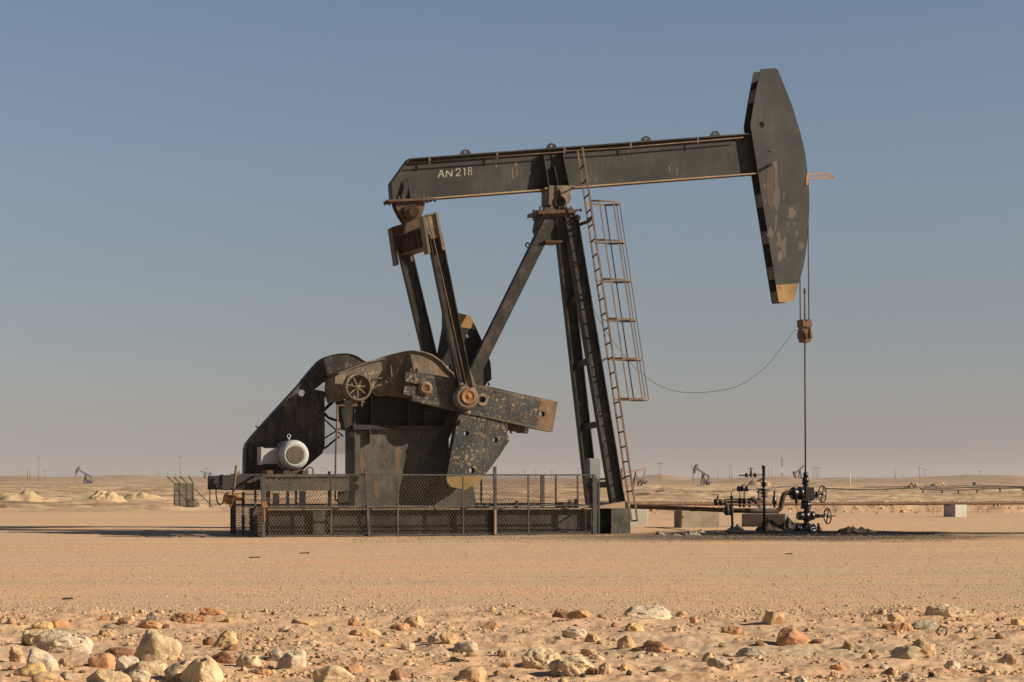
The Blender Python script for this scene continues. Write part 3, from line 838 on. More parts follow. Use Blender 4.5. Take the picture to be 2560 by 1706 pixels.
# near crank and counterweight
CR0, CR1 = .60, .86
cr = [(1014, 930), (1040, 929.5), (1053, 932), (1135.5, 946), (1195, 962), (1230, 968), (1290, 982), (1352, 996), (1394.7, 1004.7), (1381, 1080), (1340, 1073), (1283, 1060), (1227, 1047), (1175, 1036), (1122.7, 1025),
      (1030, 1001.5), (1031.4, 990), (1008, 986.6), (1011, 965), (1043, 968), (1046, 960), (1012, 955)]
cl = L(cr, CR0); cl = cl[:]
def c2(px, py, v): p_ = P(px, py, v); return (p_[0], p_[2])
crank = MB().prism([cl, circ(c2(1205.6, 999, CR0), .09, 18), circ(c2(1356, 1035.5, CR0), .07, 16)], CR0, CR1).obj("crank", M['crank'], jack)
MB().prism([L([(1352, 997), (1394.7, 1004.7), (1381, 1080), (1340, 1073)], CR0), circ(c2(1356, 1035.5, CR0), .07, 16)], CR0 - .004, CR0 - .001).obj("bare_end", M['crankend'], crank)
s = MB()
pc = P(1063, 971, CR0)
s.lathe((pc[0], CR0, pc[2]), (0, -1, 0), [(0, .19), (.05, .185), (.05, .135), (.09, .13), (.09, .09), (.06, .085)], 26)
for k in range(4): a = k * 1.57 + .5; s.cyl((pc[0] + .05 * math.cos(a), CR0 - .1, pc[2] + .05 * math.sin(a)), (pc[0] + .05 * math.cos(a), CR0, pc[2] + .05 * math.sin(a)), .014, n=6)
s.obj("shaft_boss", M['crankend'], crank)
s = MB(); pb_ = c2(1205.6, 999, CR0); s.prism([circ(pb_, .165, 24), circ(pb_, .09, 18)], CR0 - .03, CR0); s.obj("pin_hole_boss", M['gear'], crank)
s = MB()
pp = P(1168, 994, .33)
s.lathe((pp[0], .60, pp[2]), (0, -1, 0), [(0, .34), (.16, .34), (.24, .31), (.27, .25), (.27, .22), (.24, .21)], 30)
s.prism([(P(1146, 962, .33)[0], P(1146, 962, .33)[2]), c2(1192, 966, .33), c2(1176, 924, .33), c2(1171, 925, .33), c2(1168, 955, .33), c2(1150, 958, .33)], .36, .52)
pinh = s.obj("pin_housing", M['gear'], pn)
s = MB(); s.lathe((pp[0] + .03, .38, pp[2] + .02), (0, -1, 0), [(0, .205), (.07, .20), (.085, .185), (.085, .15), (.075, .145), (.075, .05), (.09, .045), (.09, .01)], 26)
s.obj("crank_pin", M['rust'], pinh)
s = MB()   # ruled position marks along both edges of the crank
for t in np.linspace(.0, 1, 46):
    x = 1200 + 145 * t; ytop = 962 + (x - 1195) * .2203 + 2.5
    for dx, yb, sg in ((0, ytop, 1),):
        ln = 3.0 if int(round(t * 45)) % 5 else 5.5
        s.bar(P(x, yb, CR0), P(x - .5, yb + ln, CR0), .009, .004)
    x2 = 1187 + 150 * t; yb = 1038 + (x2 - 1187) * .2245 - 1.5
    s.bar(P(x2, yb, CR0), P(x2 + .6, yb - (2.6 if int(round(t * 45)) % 5 else 5), CR0), .009, .004)
for t in np.linspace(0, 1, 14):
    x = 1066 + 36 * t; s.bar(P(x, 939 + t * 6, CR0), P(x, 943.5 + t * 6, CR0), .009, .004)
    x = 1056 + 48 * t; s.bar(P(x, 1004 + t * 10, CR0), P(x, 1000 + t * 10, CR0), .009, .004)
s.obj("scale_marks", M['edge'], crank)
# counterweight
cw = [(1148, 1030), (1139, 1075), (1120.6, 1173), (1116, 1200), (1119, 1208), (1126, 1217), (1163, 1225.5), (1201.5, 1201.6), (1224.7, 1173), (1247, 1142), (1273, 1103), (1272, 1094), (1268, 1087), (1270, 1066), (1262, 1054), (1227, 1046)]
wl = L(cw, .64)
holes = [circ(c2(1166, 1084, .64), .07, 14), circ(c2(1238.6, 1100, .64), .07, 14), circ(c2(1180, 1176.6, .64), .08, 14)]
wgt = MB().prism([wl] + holes, .64, .94).obj("counterweight", M['crank'], crank)
MB().prism(L([(1117, 1192), (1208, 1189), (1224, 1172), (1201.5, 1201.6), (1163, 1225.5), (1126, 1217), (1119, 1208), (1116, 1200)], .64), .632, .636).obj("yellow_tip", M['yellow'], wgt)
s = MB()
s.box(P(1271, 1076, .8), (P(1291, 1058, .8)[0], .9, P(1291, 1058, .8)[2])); s.box(P(1297, 1083, .85), (P(1312, 1067, .85)[0], 1.05, P(1312, 1067, .85)[2]))
s.cyl(P(1277, 1084, .85), P(1277, 1072, .85), .03, n=8); s.cyl(P(1222, 965, .85), P(1222, 957, .85), .035, n=8); s.cyl(P(1145, 1062, .63), P(1156, 1050, .60), .04, n=8)
for x in (1026, 1041): s.cyl(P(x, 931, .85), P(x, 922, .85), .035, n=6)
s.objs("clamp_bolt", M['brown'], crank)
s = MB()   # cast lettering and emblem, too worn to read
for i, x in enumerate((1185, 1189, 1193, 1197, 1201, 1205, 1209, 1213)):
    y = 1080 + i * .75
    s.bar(P(x, y, .635), P(x, y + 6, .635), .012, .006)
    if i % 2: s.bar(P(x, y + (i % 3) * 3, .635), P(x + 3, y + (i % 3) * 3 + .5, .635), .012, .006)
for a, b_ in (((1201, 1060), (1201, 1068)), ((1207, 1060), (1207, 1068)), ((1201, 1060), (1207, 1060))): s.bar(P(*a, .635), P(*b_, .635), .014, .006)
s.prism([circ(c2(1208.8, 1046, .635), .08, 16)], .70, .64)
s.obj("cast_lettering", M['edge'], wgt)
# far crank with the raised counterweight
crf = MB().prism([cl], 2.64, 2.9).obj("crank", M['crank'], jack)
fw_ = [(1112, 776), (1142, 781.7), (1176, 790), (1195, 830), (1212.4, 868), (1226, 905), (1228, 925), (1229, 949), (1218, 957), (1200, 990), (1090, 990), (1090, 930), (1097, 902), (1112, 818)]
MB().prism([L(fw_, 2.5), circ(c2(1172, 840, 2.5), .07, 14), circ(c2(1123, 917.5, 2.5), .07, 14)], 2.5, 2.8).obj("counterweight", M['dark'], crf)
MB().prism(L([(1112, 776), (1142, 781.7), (1176, 790), (1193, 825), (1112, 812)], 2.49), 2.485, 2.497).obj("yellow_tip", M['yellow'], crf.children[0])

# gearbox
s = MB()
arch = [(838, 944), (846, 936), (880, 922), (914, 910), (940, 903), (965, 897), (985, 890), (999.5, 884.6), (1012, 881.8), (1025, 880.4), (1040, 880.3), (1052.6, 881.4), (1066, 885), (1078, 890), (1090, 897.5), (1101.5, 906), (1116, 923), (1131, 935.6), (1135, 945), (1135, 1000),
        (1010, 994), (975, 990), (935, 985), (880, 990), (846, 1005), (838, 985)]
s.prism(L(arch, 1.25), 1.25, 2.5)
s.rim(L(list(reversed(arch[1:19])), 1.25), 1.18, 2.55, -.035)
gear = s.obj("gearbox", M['gear'], jack)
s = MB()
s.prism(L([(880, 985), (1128, 985), (1128, 1064), (884, 1064)], 1.55), 1.6, 2.3)
for x in (884, 927, 1020, 1060, 1122): s.bar(P(x, 985, 1.48), P(x, 1064, 1.48), .05, .3)
s.prism(L([(846, 1000), (880, 1000), (886, 1075), (862, 1075)], 1.4), 1.35, 1.8)
s.prism(L([(883, 1062), (1142, 1066), (1142, 1074), (883, 1074)], 1.22), 1.22, 2.5)
s.obj("lower_housing", M['dark'], gear)  # shade of the recess under the arch is put into this dark colour
s = MB()
s.prism(L([(887, 1074), (1122, 1074), (1124, 1268), (887, 1268)], 1.36), 1.36, 2.45)
s.prism(L([(887, 1072), (890, 1072), (890, 1268), (887, 1268)], 1.30), 1.30, 1.36)
s.prism(L([(924, 1074), (926, 1074), (926, 1092), (924, 1110)], 1.25), 1.22, 1.36)
s.prism(L([(1100, 1200), (1180, 1200), (1192, 1268), (1080, 1268)], 1.30), 1.30, 2.2)
s.obj("pedestal", M['stained'], gear)
ped = gear.children[-1]
def streak(pts, v):
    pl_ = arcpts(pts + [pts[0]], 4)[:-1]
    pl_ = [(x + 2.2 * mnoise.noise(Vector((x * .2, y * .2, 1))), y + 2 * mnoise.noise(Vector((x * .2, y * .2, 5)))) for x, y in pl_]
    MB().prism(L(pl_, v), v - .003, v - .001).obj("rust_streak", M['streak'], ped)
streak([(901, 1130), (906, 1130), (908, 1145), (914, 1165), (913, 1182), (904, 1180), (899, 1155)], 1.36)
streak([(990, 1118), (1000, 1112), (1002, 1135), (999, 1160), (1000, 1186), (989, 1186), (987, 1150)], 1.36)
streak([(935, 1205), (945, 1200), (948, 1225), (942, 1248), (934, 1230)], 1.36)
s = MB()
for x, y in ((885, 1197), (885, 1218), (876, 1086)): s.cyl(P(x + 4, y, 1.29), P(x + 4, y, 1.33), .085 if y > 1100 else .07, n=14)
s.objs("access_hole_cover", M['dark'], gear)
s = MB()
def fin(x0, y0, x1, y1, dv):
    a = P(x0, y0, 1.25); b_ = P(x1, y1, 1.25); f_ = (b_[0] + .0, 1.25 - dv, b_[2]); t = .025
    vs = [(p[0] + d, p[1], p[2]) for d in (0, t) for p in (a, b_, f_)]
    s.add(vs, [(0, 1, 2), (5, 4, 3), (0, 3, 4, 1), (1, 4, 5, 2), (2, 5, 3, 0)])
fin(1014, 889, 1010, 934, .32); fin(974, 898, 972, 944, .30)  # fins added for the wedge-shaped shadows on the gearbox face
s.objs("shadow_fin", M['gear'], gear)
s = MB()
bc = P(948, 968, 1.2); s.lathe((bc[0], 1.25, bc[2]), (0, -1, 0), [(0, .25), (.10, .25), (.10, .21), (.04, .2)], 26)
for k in range(7): a = .3 + k * .45; s.cyl((bc[0] + .23 * math.cos(a), 1.13, bc[2] + .23 * math.sin(a)), (bc[0] + .23 * math.cos(a), 1.2, bc[2] + .23 * math.sin(a)), .02, n=6)
s.obj("bearing_cover", M['gear'], gear)
# brake wheel
s = MB(); wc = P(894.5, 968.5, .8)
s.lathe((wc[0], 1.0, wc[2]), (0, -1, 0), [(0, .30), (.02, .365), (.10, .365), (.115, .355)], 36)
back = s.obj("brake_drum", M['gear'], jack)
s = MB()
s.prism([circ((wc[0], wc[2]), .36, 40), circ((wc[0], wc[2]), .295, 40)], .74, .885)
s.prism([circ((wc[0], wc[2]), .335, 40), circ((wc[0], wc[2]), .31, 40)], .71, .74)
for k in range(7):
    a = math.radians(12 + k * 360 / 7); s.bar((wc[0] + .08 * math.cos(a), .80, wc[2] + .08 * math.sin(a)), (wc[0] + .31 * math.cos(a), .80, wc[2] + .31 * math.sin(a)), .032, .04)
s.lathe((wc[0], .88, wc[2]), (0, -1, 0), [(0, .11), (.06, .10), (.075, .095), (.08, .03), (.09, .02)], 20)
s.obj("brake_wheel", M['gear'], back)
s = MB()
s.prism(L([(846, 1013), (874, 1008), (884, 1008), (884, 1014), (846, 1016)], .9), .86, .94)
s.prism(L([(878, 1004), (892, 1004), (892, 1016), (878, 1016)], .9), .84, .94); s.prism(L([(902, 1002), (906, 1002), (906, 1016), (902, 1016)], .9), .84, .94); s.prism(L([(902, 1003), (911, 1003), (911, 1007), (902, 1007)], .9), .84, .94)
s.tube([P(844, 1014, .88), P(843, 1050, .88), P(839, 1150, .88), P(838, 1240, .88)], .027, 8); s.bar(P(843, 1012, .88), P(843.5, 1030, .88), .05, .05)
s.tube([P(838, 1238, .88), P(838, 1250, .88), P(862, 1262, .88)], .03, 8)
s.obj("brake_linkage", M['tan'], back)

# belt guard
bgp = [(614.4, 1187), (614.6, 1150), (615.4, 1122.6), (619.7, 1110), (631, 1095), (650.5, 1072.7), (700, 1018), (752.5, 961), (775, 932), (790.7, 914.4), (799, 905), (807.7, 898.4), (819, 893), (831, 888.9), (843, 886.6), (854.5, 885.7), (864, 885.7), (873.6, 886.3), (883, 889), (892.7, 893), (909.7, 903.7), (925, 916),
       (925, 935), (850, 940), (837.5, 948), (818, 953), (809.9, 956), (795, 967.5), (785, 975), (811, 980), (811, 1120.5), (805.6, 1134), (765, 1169), (745, 1187)]
s = MB(); s.prism([L(bgp, 2.4), circ(c2(754, 983, 2.4), .09, 16)], 2.4, 2.415)
s.rim(L(list(reversed(bgp[:22])), 2.4), 2.37, 2.80, -.02)
s.rim(L(bgp[28:31], 2.4), 2.415, 2.8, .015)
guard = s.obj("belt_guard", M['guard'], jack)
s = MB()
for a, b_, wd in (((805, 1030), (850, 988), .08), ((811, 1049), (858, 1092), .035), ((811, 1096), (860, 1066), .035), ((811, 1122), (848, 1092), .05), ((760, 986), (862, 984), .05), ((745, 1180), (745, 1000), .05)):
    s.bar(P(*a, 2.82), P(*b_, 2.82), wd, .03)
s.tube([P(811, 1034, 2.7), P(820, 1044, 2.7), P(835, 1050, 2.7), P(858, 1053, 2.7)], .035, 8)
s.objs("guard_brace", M['dark'], guard)
s = MB(); o_ = P(640, 1130, 2.84); o2 = P(866, 955, 2.84)
s.chain((P(740, 1130, 2.84)[0], 2.84, P(740, 1135, 2.84)[2]), (1, 0, 0), P(866, 1130, 2.84)[0] - P(740, 1130, 2.84)[0], 1.85, .05, .075, .004)
s.obj("guard_mesh", M['cable'], guard)
s = MB(); s.tube([P(752, 960, 2.5), P(752, 948, 2.5), P(755, 947, 2.5), P(755, 958, 2.5)], .01, 6); s.tube([P(650, 1075, 2.5), P(645, 1069, 2.5), P(639, 1066, 2.5)], .02, 6); s.objs("guard_hook", M['dark'], guard)

# motor
s = MB(); mc = P(738.5, 1137.5, .95)
s.lathe((mc[0], .95, mc[2]), (0, 1, 0), [(0, .245), (-.015, .27), (.0, .30), (.04, .34), (.10, .372), (.18, .385), (.34, .385)], 40)
mot = s.obj("motor", M['motor'], jack)
s = MB(); s.lathe((mc[0], 1.29, mc[2]), (0, 1, 0), [(0, .33), (.8, .33), (.82, .28)], 32)
for k in range(22):
    a = 2 * math.pi * k / 22; s.bar((mc[0] + .35 * math.cos(a), 1.32, mc[2] + .35 * math.sin(a)), (mc[0] + .35 * math.cos(a), 2.05, mc[2] + .35 * math.sin(a)), .07, .015, (math.sin(a), 0, -math.cos(a)))
s.obj("motor_body", M['motor'], mot)
s = MB(); s.cyl((mc[0], .935, mc[2]), (mc[0], .96, mc[2]), .232, n=32); 
for k in range(-5, 6):
    h_ = math.sqrt(max(.0, .225 ** 2 - (k * .04) ** 2)); s.bar((mc[0] + k * .04, .932, mc[2] - h_), (mc[0] + k * .04, .932, mc[2] + h_), .008, .012); s.bar((mc[0] - h_, .932, mc[2] + k * .04), (mc[0] + h_, .932, mc[2] + k * .04), .008, .012)
s.obj("fan_grille", M['grille'], mot)
s = MB(); jb = P(654, 1160, 1.35); jt = P(688, 1121, 1.35); s.box((jb[0], 1.35, jb[2]), (jt[0] + .1, 1.8, jt[2])); s.box((jb[0] - .02, 1.3, jb[2] - .02), (jb[0] + .03, 1.85, jt[2] + .03)); s.obj("terminal_box", M['motorbox'], mot)
s = MB(); s.torus(P(722, 1091, 1.3), (.3, 1, 0), .045, .014, 16, 6); s.cyl(P(722, 1101, 1.3), P(722, 1094, 1.3), .03, n=8); s.objs("lifting_eye", M['motor'], mot)
s = MB()
for x in (668, 709, 756): s.box((P(x, 1184, 1.0)[0], 1.0, P(x, 1188, 1.0)[2]), (P(x + 15, 1184, 1.0)[0], 1.9, P(x, 1176, 1.0)[2]))
s.box((P(715, 1184, 1.1)[0], 1.1, P(x, 1186, 1.0)[2]), (P(756, 1184, 1.1)[0], 1.8, P(x, 1173, 1.0)[2]))
s.tube([P(764, 1175, 1.0), P(775, 1168, 1.0), P(782, 1172, 1.0), P(783, 1186, 1.0)], .018, 6)
s.objs("motor_foot", M['brown'], mot)

# motor support frame
s = MB()
for x in (671, 685, 700, 713, 727, 738, 751, 765, 777): s.cyl(P(x, 1196, .60), P(x, 1196, .62), .022 if x < 690 or x > 735 else .03, n=6)
fr_bolts = s; s = MB()
s.prism(L([(664, 1190), (873, 1190), (873, 1227), (664, 1227)], .62), .62, .66); s.rim(L([(873, 1190), (664, 1190)], .62), .58, .9, .03); s.rim(L([(664, 1227), (873, 1227)], .62), .58, .9, .03)
s.prism(L([(552, 1190), (664, 1186), (664, 1226), (552, 1226)], .62), 2.6, 2.64)
frame = s.obj("motor_frame", M['stained'], jack)
fr_bolts.objs("bolt", M['dark'], frame)
s = MB()
s.prism(L([(560, 1191), (578, 1190), (578, 1185), (653, 1185), (653, 1226), (560, 1226)], .95), 1.0, 1.06)
s.prism(L([(525, 1190), (555, 1190), (555, 1212), (540, 1212), (525, 1207)], .95), .95, 1.2); s.prism(L([(555, 1187), (558, 1187), (558, 1226), (555, 1226)], .95), .9, 1.3); s.cyl(P(541, 1212, 1.0), P(541, 1222, 1.0), .04, n=8)
s.rim(L([(560, 1224), (653, 1224)], .95), .95, 1.5, .02)
s.obj("slide_plate", M['paint'], frame)
s = MB(); s.bar(P(622, 1200, .9), P(622, 1207, .9), .10, .1); s.bar(P(621, 1199, .85), P(588, 1225, .95), .03, .03); s.obj("slide_screw", M['brown'], frame)
for x, wd in ((670, .1), (740, .05), (823, .06), (858, .28), (690, .16), (719, .08), (756, .16)):
    v_ = {690: 1.4, 719: 1.6, 756: 2.2}.get(x, .8)
    MB().bar(P(x, 1228, v_), P(x, 1272, v_), wd, .08).obj("frame_leg", M['dark'] if x not in (690, 719, 756) else M['ctrl'], frame)
s = MB(); s.tube([P(541, 1212, 1.0), P(540, 1235, 1.0), P(543, 1256, 1.0), P(550, 1263, 1.0), P(557, 1258, 1.0), P(560, 1245, 1.0)], .018, 8); s.obj("power_cable", M['cable'], frame)

# skid
s = MB()
SK = .55
s.prism(L([(668, 1273), (1480, 1271), (1480, 1331), (668, 1341)], SK), SK, SK + .025)
s.rim(L([(1480, 1271.5), (668, 1273.5)], SK), SK - .14, SK + .16, .04); s.rim(L([(668, 1341), (1480, 1331)], SK), SK - .14, SK + .16, .035)
s.bar(P(668, 1326, SK - .02), P(1480, 1321, SK - .02), .03, .05)
s.prism(L([(668, 1273), (1480, 1271), (1480, 1331), (668, 1341)], SK), 2.95, 2.98)
s.box((P(668, 1273, SK)[0], SK, .62), (P(1480, 1273, SK)[0], 3.1, .66))
skid = s.obj("base_skid", M['skid'], jack)
s = MB()
for x in (672, 781, 815, 1232, 1462): s.bar(P(x, 1276, SK - .05), P(x, 1338 - (x - 668) * .011, SK - .05), .03, .13)
s.objs("skid_stiffener", M['dark'], skid)
MB().box(P(783, 1337, .42), (P(813, 1280, .42)[0], .44, P(814, 1278, .42)[2])).obj("end_plate", M['stained'], skid)
MB().rim(L([(1480, 1270.5), (668, 1272.5)], SK - .15), SK - .152, SK - .141, .03).obj("dusty_flange_edge", M['edge'], skid)
s = MB()
for x, y, hh in ((1196, 1263, 12), (1215, 1262, 8), (1290, 1260, 6), (1292, 1258, 12), (1410, 1262, 10), (1425, 1258, 14), (1440, 1256, 16)): s.cyl(P(x, 1272, .7), P(x, y - hh / 2, .7), .05, n=8)
s.tube([P(1215, 1264, .8), P(1290, 1260, .8), P(1350, 1262, .8)], .03, 8); s.box(P(1196, 1271, .7), (P(1224, 1256, .7)[0], 1.0, P(1224, 1258, .7)[2])); s.box(P(1400, 1270, .9), (P(1446, 1256, .9)[0], 1.3, P(1446, 1256, .9)[2]))
s.objs("hold_down_bolt", M['dark'], skid)
s = MB()
fb0 = P(1528, 1337, .42); fb1 = P(1576, 1271, .42)
s.box((fb0[0], .42, 0), (fb1[0], .46, fb1[2])); s.box((fb1[0] - .03, .46, 0), (fb1[0], 3.2, fb1[2])); s.box((fb0[0], .46, fb1[2] - .03), (fb1[0], 3.2, fb1[2]))
s.box((fb0[0] - .42, 1.5, 0), (fb1[0], 1.55, fb1[2] - .03)); s.box((P(1476, 1300, SK)[0], SK + .1, .3), (fb0[0], SK + .15, .35))
s.obj("front_sill", M['stained'], skid)
s = MB()
s.prism(L([(1490, 1272), (1496, 1266), (1550, 1256), (1566, 1254), (1574, 1262), (1574, 1271), (1528, 1271)], .5), .5, 1.2)
s.box((P(1440, 1262, 2.4)[0], 2.4, .66), (P(1500, 1262, 2.4)[0], 3.1, .74))
s.objs("leg_base_plate", M['edge'], skid)
MB().bar(P(1508, 1198, 1.6), P(1545, 1198, .9), .22, .05, (0, 0, 1)).obj("lower_tie_beam", M['dark'], post_o)
# brake lever at the tail of the skid
s = MB()
s.tube([P(591, 1164, .6), P(587, 1205, .6), P(582, 1240, .6), P(579, 1262, .6)], .035, 8); s.tube([P(600, 1180, .6), P(588, 1195, .6)], .03, 6)
lev = s.obj("brake_lever", M['tan'], jack)
s = MB(); s.lathe(P(571, 1246, .9), (0, -1, 0), [(0, .14), (.06, .15), (.08, .09), (.2, .09), (.22, .05)], 18); s.cyl(P(560, 1244, .7), P(585, 1246, .7), .05, n=10)
s.cyl(P(580, 1240, .7), P(604, 1243, .7), .07, n=10); s.bar(P(578, 1250, .7), P(604, 1251, .7), .05, .05); s.bar(P(580, 1256, .7), P(574, 1268, .7), .06, .06)
s.obj("ratchet", M['rust'], lev)

# ------------------------------------------------------------------ wire fence round the base
fc_ = P(655, 1345, 0)
fence = mthing("mesh_fence", "low black wire mesh fence standing around the base of the large pump jack", "fence", (fc_[0], 0, 0))
uL, uR = P(655, 1345, 0)[0], P(1484, 1337, 0)[0]
VF = 4.3
def zf(py, px=1100): return P(px, py, 0)[2]
zt, zm, zb = zf(1187.5, 1000), zf(1266, 1000), 0.04
s = MB()
for z in (zt, zm, zb): s.bar((uL - (.28 if z == zt else 0), 0, z), (uR, 0, z), .035, .035, (0, 0, 1))
s.objs("rail", M['fence'], fence)
s = MB()
for z in (zt - .02, zm, zb + .08): s.bar((uL, 0, z), (uL, VF, z), .045, .035, (0, 0, 1))
s.bar((uL, .4, zm + .45), (uL, VF, zm + .45), .02, .02, (0, 0, 1)); s.bar((uL, .4, zm + .3), (uL, VF, zm + .3), .02, .02, (0, 0, 1))
s.objs("rail", M['fence'], fence)
uR2 = uR - .05
s = MB()
for z in (zt, zm, zb): s.bar((uL, VF, z), (uR2, VF, z), .035, .035, (0, 0, 1)); s.bar((uR, 0, z), (uR2, VF, z), .035, .035, (0, 0, 1))
s.bar((uL, VF, .75), (uR2, VF, .75), .02, .02, (0, 0, 1))
s.objs("rail", M['fence'], fence)
def fpost(u, v, z1, wd, mat=M['fence'], lean=0.0):
    MB().bar((u + lean, v, z1), (u, v, -.05), wd, wd).obj("post", mat, fence)
fpost(uL + .03, -.01, zt + .02, .09); fpost(uR, -.01, zt + .01, .075)
for px, top, wd, ln in ((828, 1187, .035, 0), (994.7, 1187, .04, 0), (1158, 1187, .04, 0), (1321, 1187, .04, 0)):
    fpost(P(px, 1300, 0)[0], .0, zt, wd)
fpost(P(923, 1345, -.04)[0], -.05, zf(1170, 920), .07, lean=-.10)
fpost(P(1238.6, 1344, -.04)[0], -.05, zf(1167, 1236), .07, lean=-.02)
MB().bar(P(1238.6, 1337, -.09), P(1238.6, 1275, -.09), .05, .008).obj("worn_post_face", M['edge'], fence)
for v in (.9, 2.6, 3.9, VF): fpost(uL, v, zt if v < 2 else zm + .35 if v < 3 else zm + .1, .07 if v > 2 else .05)
for px in (1203, 1356, 1397, 1444): fpost(P(px, 1200, VF)[0] if px != 1397 else uR2 + .01, VF if px != 1397 else 2.9, zt, .1 if px == 1356 else .045)
for px in (740, 823, 900): fpost(P(px, 1200, VF)[0], VF, zt + (.1 if px == 823 else 0), .06)
s = MB()
s.chain((uL, -.0, zb), (1, 0, 0), uR - uL, zt - zb, .079, .128, .0036)
s.obj("wire_mesh", M['wire'], fence)
s = MB(); s.chain((uL, 0, zb), (0, 1, 0), VF, zm - zb, .16, .14, .0055); s.obj("wire_mesh", M['wire'], fence)
s = MB(); s.chain((uL + .3, VF, zb), (1, 0, 0), uR2 - uL - .3, zt - zb, .079, .115, .0045); s.obj("wire_mesh", M['wire'], fence)
s = MB()
s.box(P(655, 1270, -.07), (P(668, 1255, -.07)[0], -.03, P(668, 1255, -.07)[2])); s.bar(P(661, 1272, -.06), P(662, 1305, -.06), .045, .015)
s.obj("gate_latch", M['rust'], fence)
s = MB()
for x, y in ((1483, 1213), (1483, 1312)): s.torus(P(x, y, -.05), (0, 1, 0), .04, .012, 12, 6)
for px, py in ((1075, 1267), (1090, 1267)): s.bar(P(px - 4, py, -.03), P(px + 3, py, -.03), .06, .02)
s.objs("hinge", M['tan'], fence)

# control cabinet beside the front leg
cb = P(1490, 1337, .3)
ctrl = mthing("control_cabinet", "grey control cabinet with white and blue stickers on a post beside the jack's front legs", "cabinet", (cb[0], .3, 0))
s = MB(); a = P(1473, 1196, .28); b_ = P(1501, 1146.5, .28); s.box((a[0], .28, a[2]), (b_[0], .55, b_[2])); s.obj("cabinet", M['ctrl'], ctrl, bevel=.008)
s = MB()
for x0, y0, x1, y1 in ((1478, 1156, 1493, 1160), (1481, 1165, 1492, 1169)): s.box((P(x0, y1, .27)[0], .272, P(x0, y1, .27)[2]), (P(x1, y0, .27)[0], .277, P(x1, y0, .27)[2]))
s.box((P(1474.5, 1153, .27)[0], .272, P(1474, 1153, .27)[2]), (P(1480, 1148.5, .27)[0], .277, P(1480, 1149, .27)[2]))
s.objs("white_sticker", M['lab_white'], ctrl)
s = MB(); s.box((P(1482, 1180, .27)[0], .272, P(1482, 1180, .27)[2]), (P(1491, 1175.5, .27)[0], .277, P(1491, 1176, .27)[2])); s.obj("blue_sticker", M['lab_blue'], ctrl)
s = MB(); s.box((a[0] + .02, .268, a[2] + .02), (b_[0] - .02, .2715, b_[2] - .02)); s.obj("door", M['ctrl'], ctrl)
s = MB()
for x in (1489, 1497): s.bar(P(x, 1198, .4), (P(x, 1337, .4)[0], .4, -.05), .07 if x < 1492 else .04, .06)
s.obj("post", M['fence'], ctrl)

# ------------------------------------------------------------------ polished rod, cable, wellhead
wb = P(2014, 1328, VC)
rod = mthing("polished_rod", "thin brown polished rod running from the carrier bar down into the wellhead", "rod", (wb[0], VC, P(2014, 1180, VC)[2]))
s = MB(); s.cyl(P(2012.3, 857, VC), P(2013.6, 1183, VC), .024, n=10); s.cyl(P(2011.6, 722, VC), P(2012, 799, VC), .020, n=10)
s.cyl(P(2012, 798, VC), P(2012.3, 858, VC), .02, n=8)
ro = s.obj("rod", M['brown'], rod)
MB().cyl(P(2011.5, 721, VC), P(2011.6, 734, VC), .032, n=10).obj("coupling", M['brown'], ro)
cbl = mthing("signal_cable", "thin cable sagging from the carrier bar to the front leg of the jack", "cable", P(1741, 982, 1.4))
pts = arcpts([P(x, y, 1.75 - (2000 - x) / 522 * .45) for x, y in ((1997, 829), (1984, 828), (1960, 862), (1906, 925), (1838, 968), (1741, 982), (1664, 971), (1594, 925), (1530, 850), (1478, 765))], 6)
MB().tube(pts, .0065, 5).obj("cable", M['cable'], cbl)

well = mthing("wellhead", "black oil-coated wellhead valve stack with two handwheels under the horse head", "wellhead", (wb[0], VC, 0))
def wp(x, y, dv=0.0): return P(x, y, VC + dv)
def vcyl(m, x, y0, y1, r0, r1=None, n=18): m.cyl(wp(x, y1), wp(x, y0), (r1 if r1 is not None else r0), r0, n)
s = MB()
vcyl(s, 2014, 1181, 1193, .062); vcyl(s, 2014, 1186, 1189, .075, n=6); vcyl(s, 2014, 1193, 1208, .092)
for k in range(6): a = k * 1.05; q = wp(2014, 1193); s.cyl((q[0] + .08 * math.cos(a), q[1] + .08 * math.sin(a), q[2]), (q[0] + .08 * math.cos(a), q[1] + .08 * math.sin(a), q[2] - .17), .018, n=6)
vcyl(s, 2014, 1208, 1214, .12, .07); vcyl(s, 2014, 1213, 1219, .06, .09)
s.obj("stuffing_box", M['oily'], well)
s = MB()
a = wp(2006.5, 1252); b_ = wp(2029, 1218.5); s.box((a[0] + .03, VC - .16, a[2]), (b_[0], VC + .13, b_[2]))
s.box((b_[0] - .03, VC - .1, wp(0, 1254)[2]), (wp(2040, 1250)[0], VC + .08, wp(0, 1247)[2]))
l0 = wp(1977, 1234); l1 = wp(2008, 1234)
s.lathe(l0, (1, 0, 0), [(0, .13), (.03, .17), (.10, .185), (.14, .15), (.22, .15), (.25, .19), (.32, .19), (.36, .14)], 22)
s.cyl(wp(1990, 1244), wp(1991, 1262), .055, .02, n=12)
vcyl(s, 2015, 1252, 1256, .15); vcyl(s, 2015, 1256, 1268, .14); vcyl(s, 2015, 1268, 1272, .155)
for k in range(8): a_ = k * .785; q = wp(2015, 1251); s.cyl((q[0] + .13 * math.cos(a_), q[1] + .13 * math.sin(a_), q[2]), (q[0] + .13 * math.cos(a_), q[1] + .13 * math.sin(a_), q[2] - .24), .018, n=6)
vcyl(s, 2017, 1270, 1282, .085)
tee = s.obj("flow_tee", M['oily'], well, bevel=0)
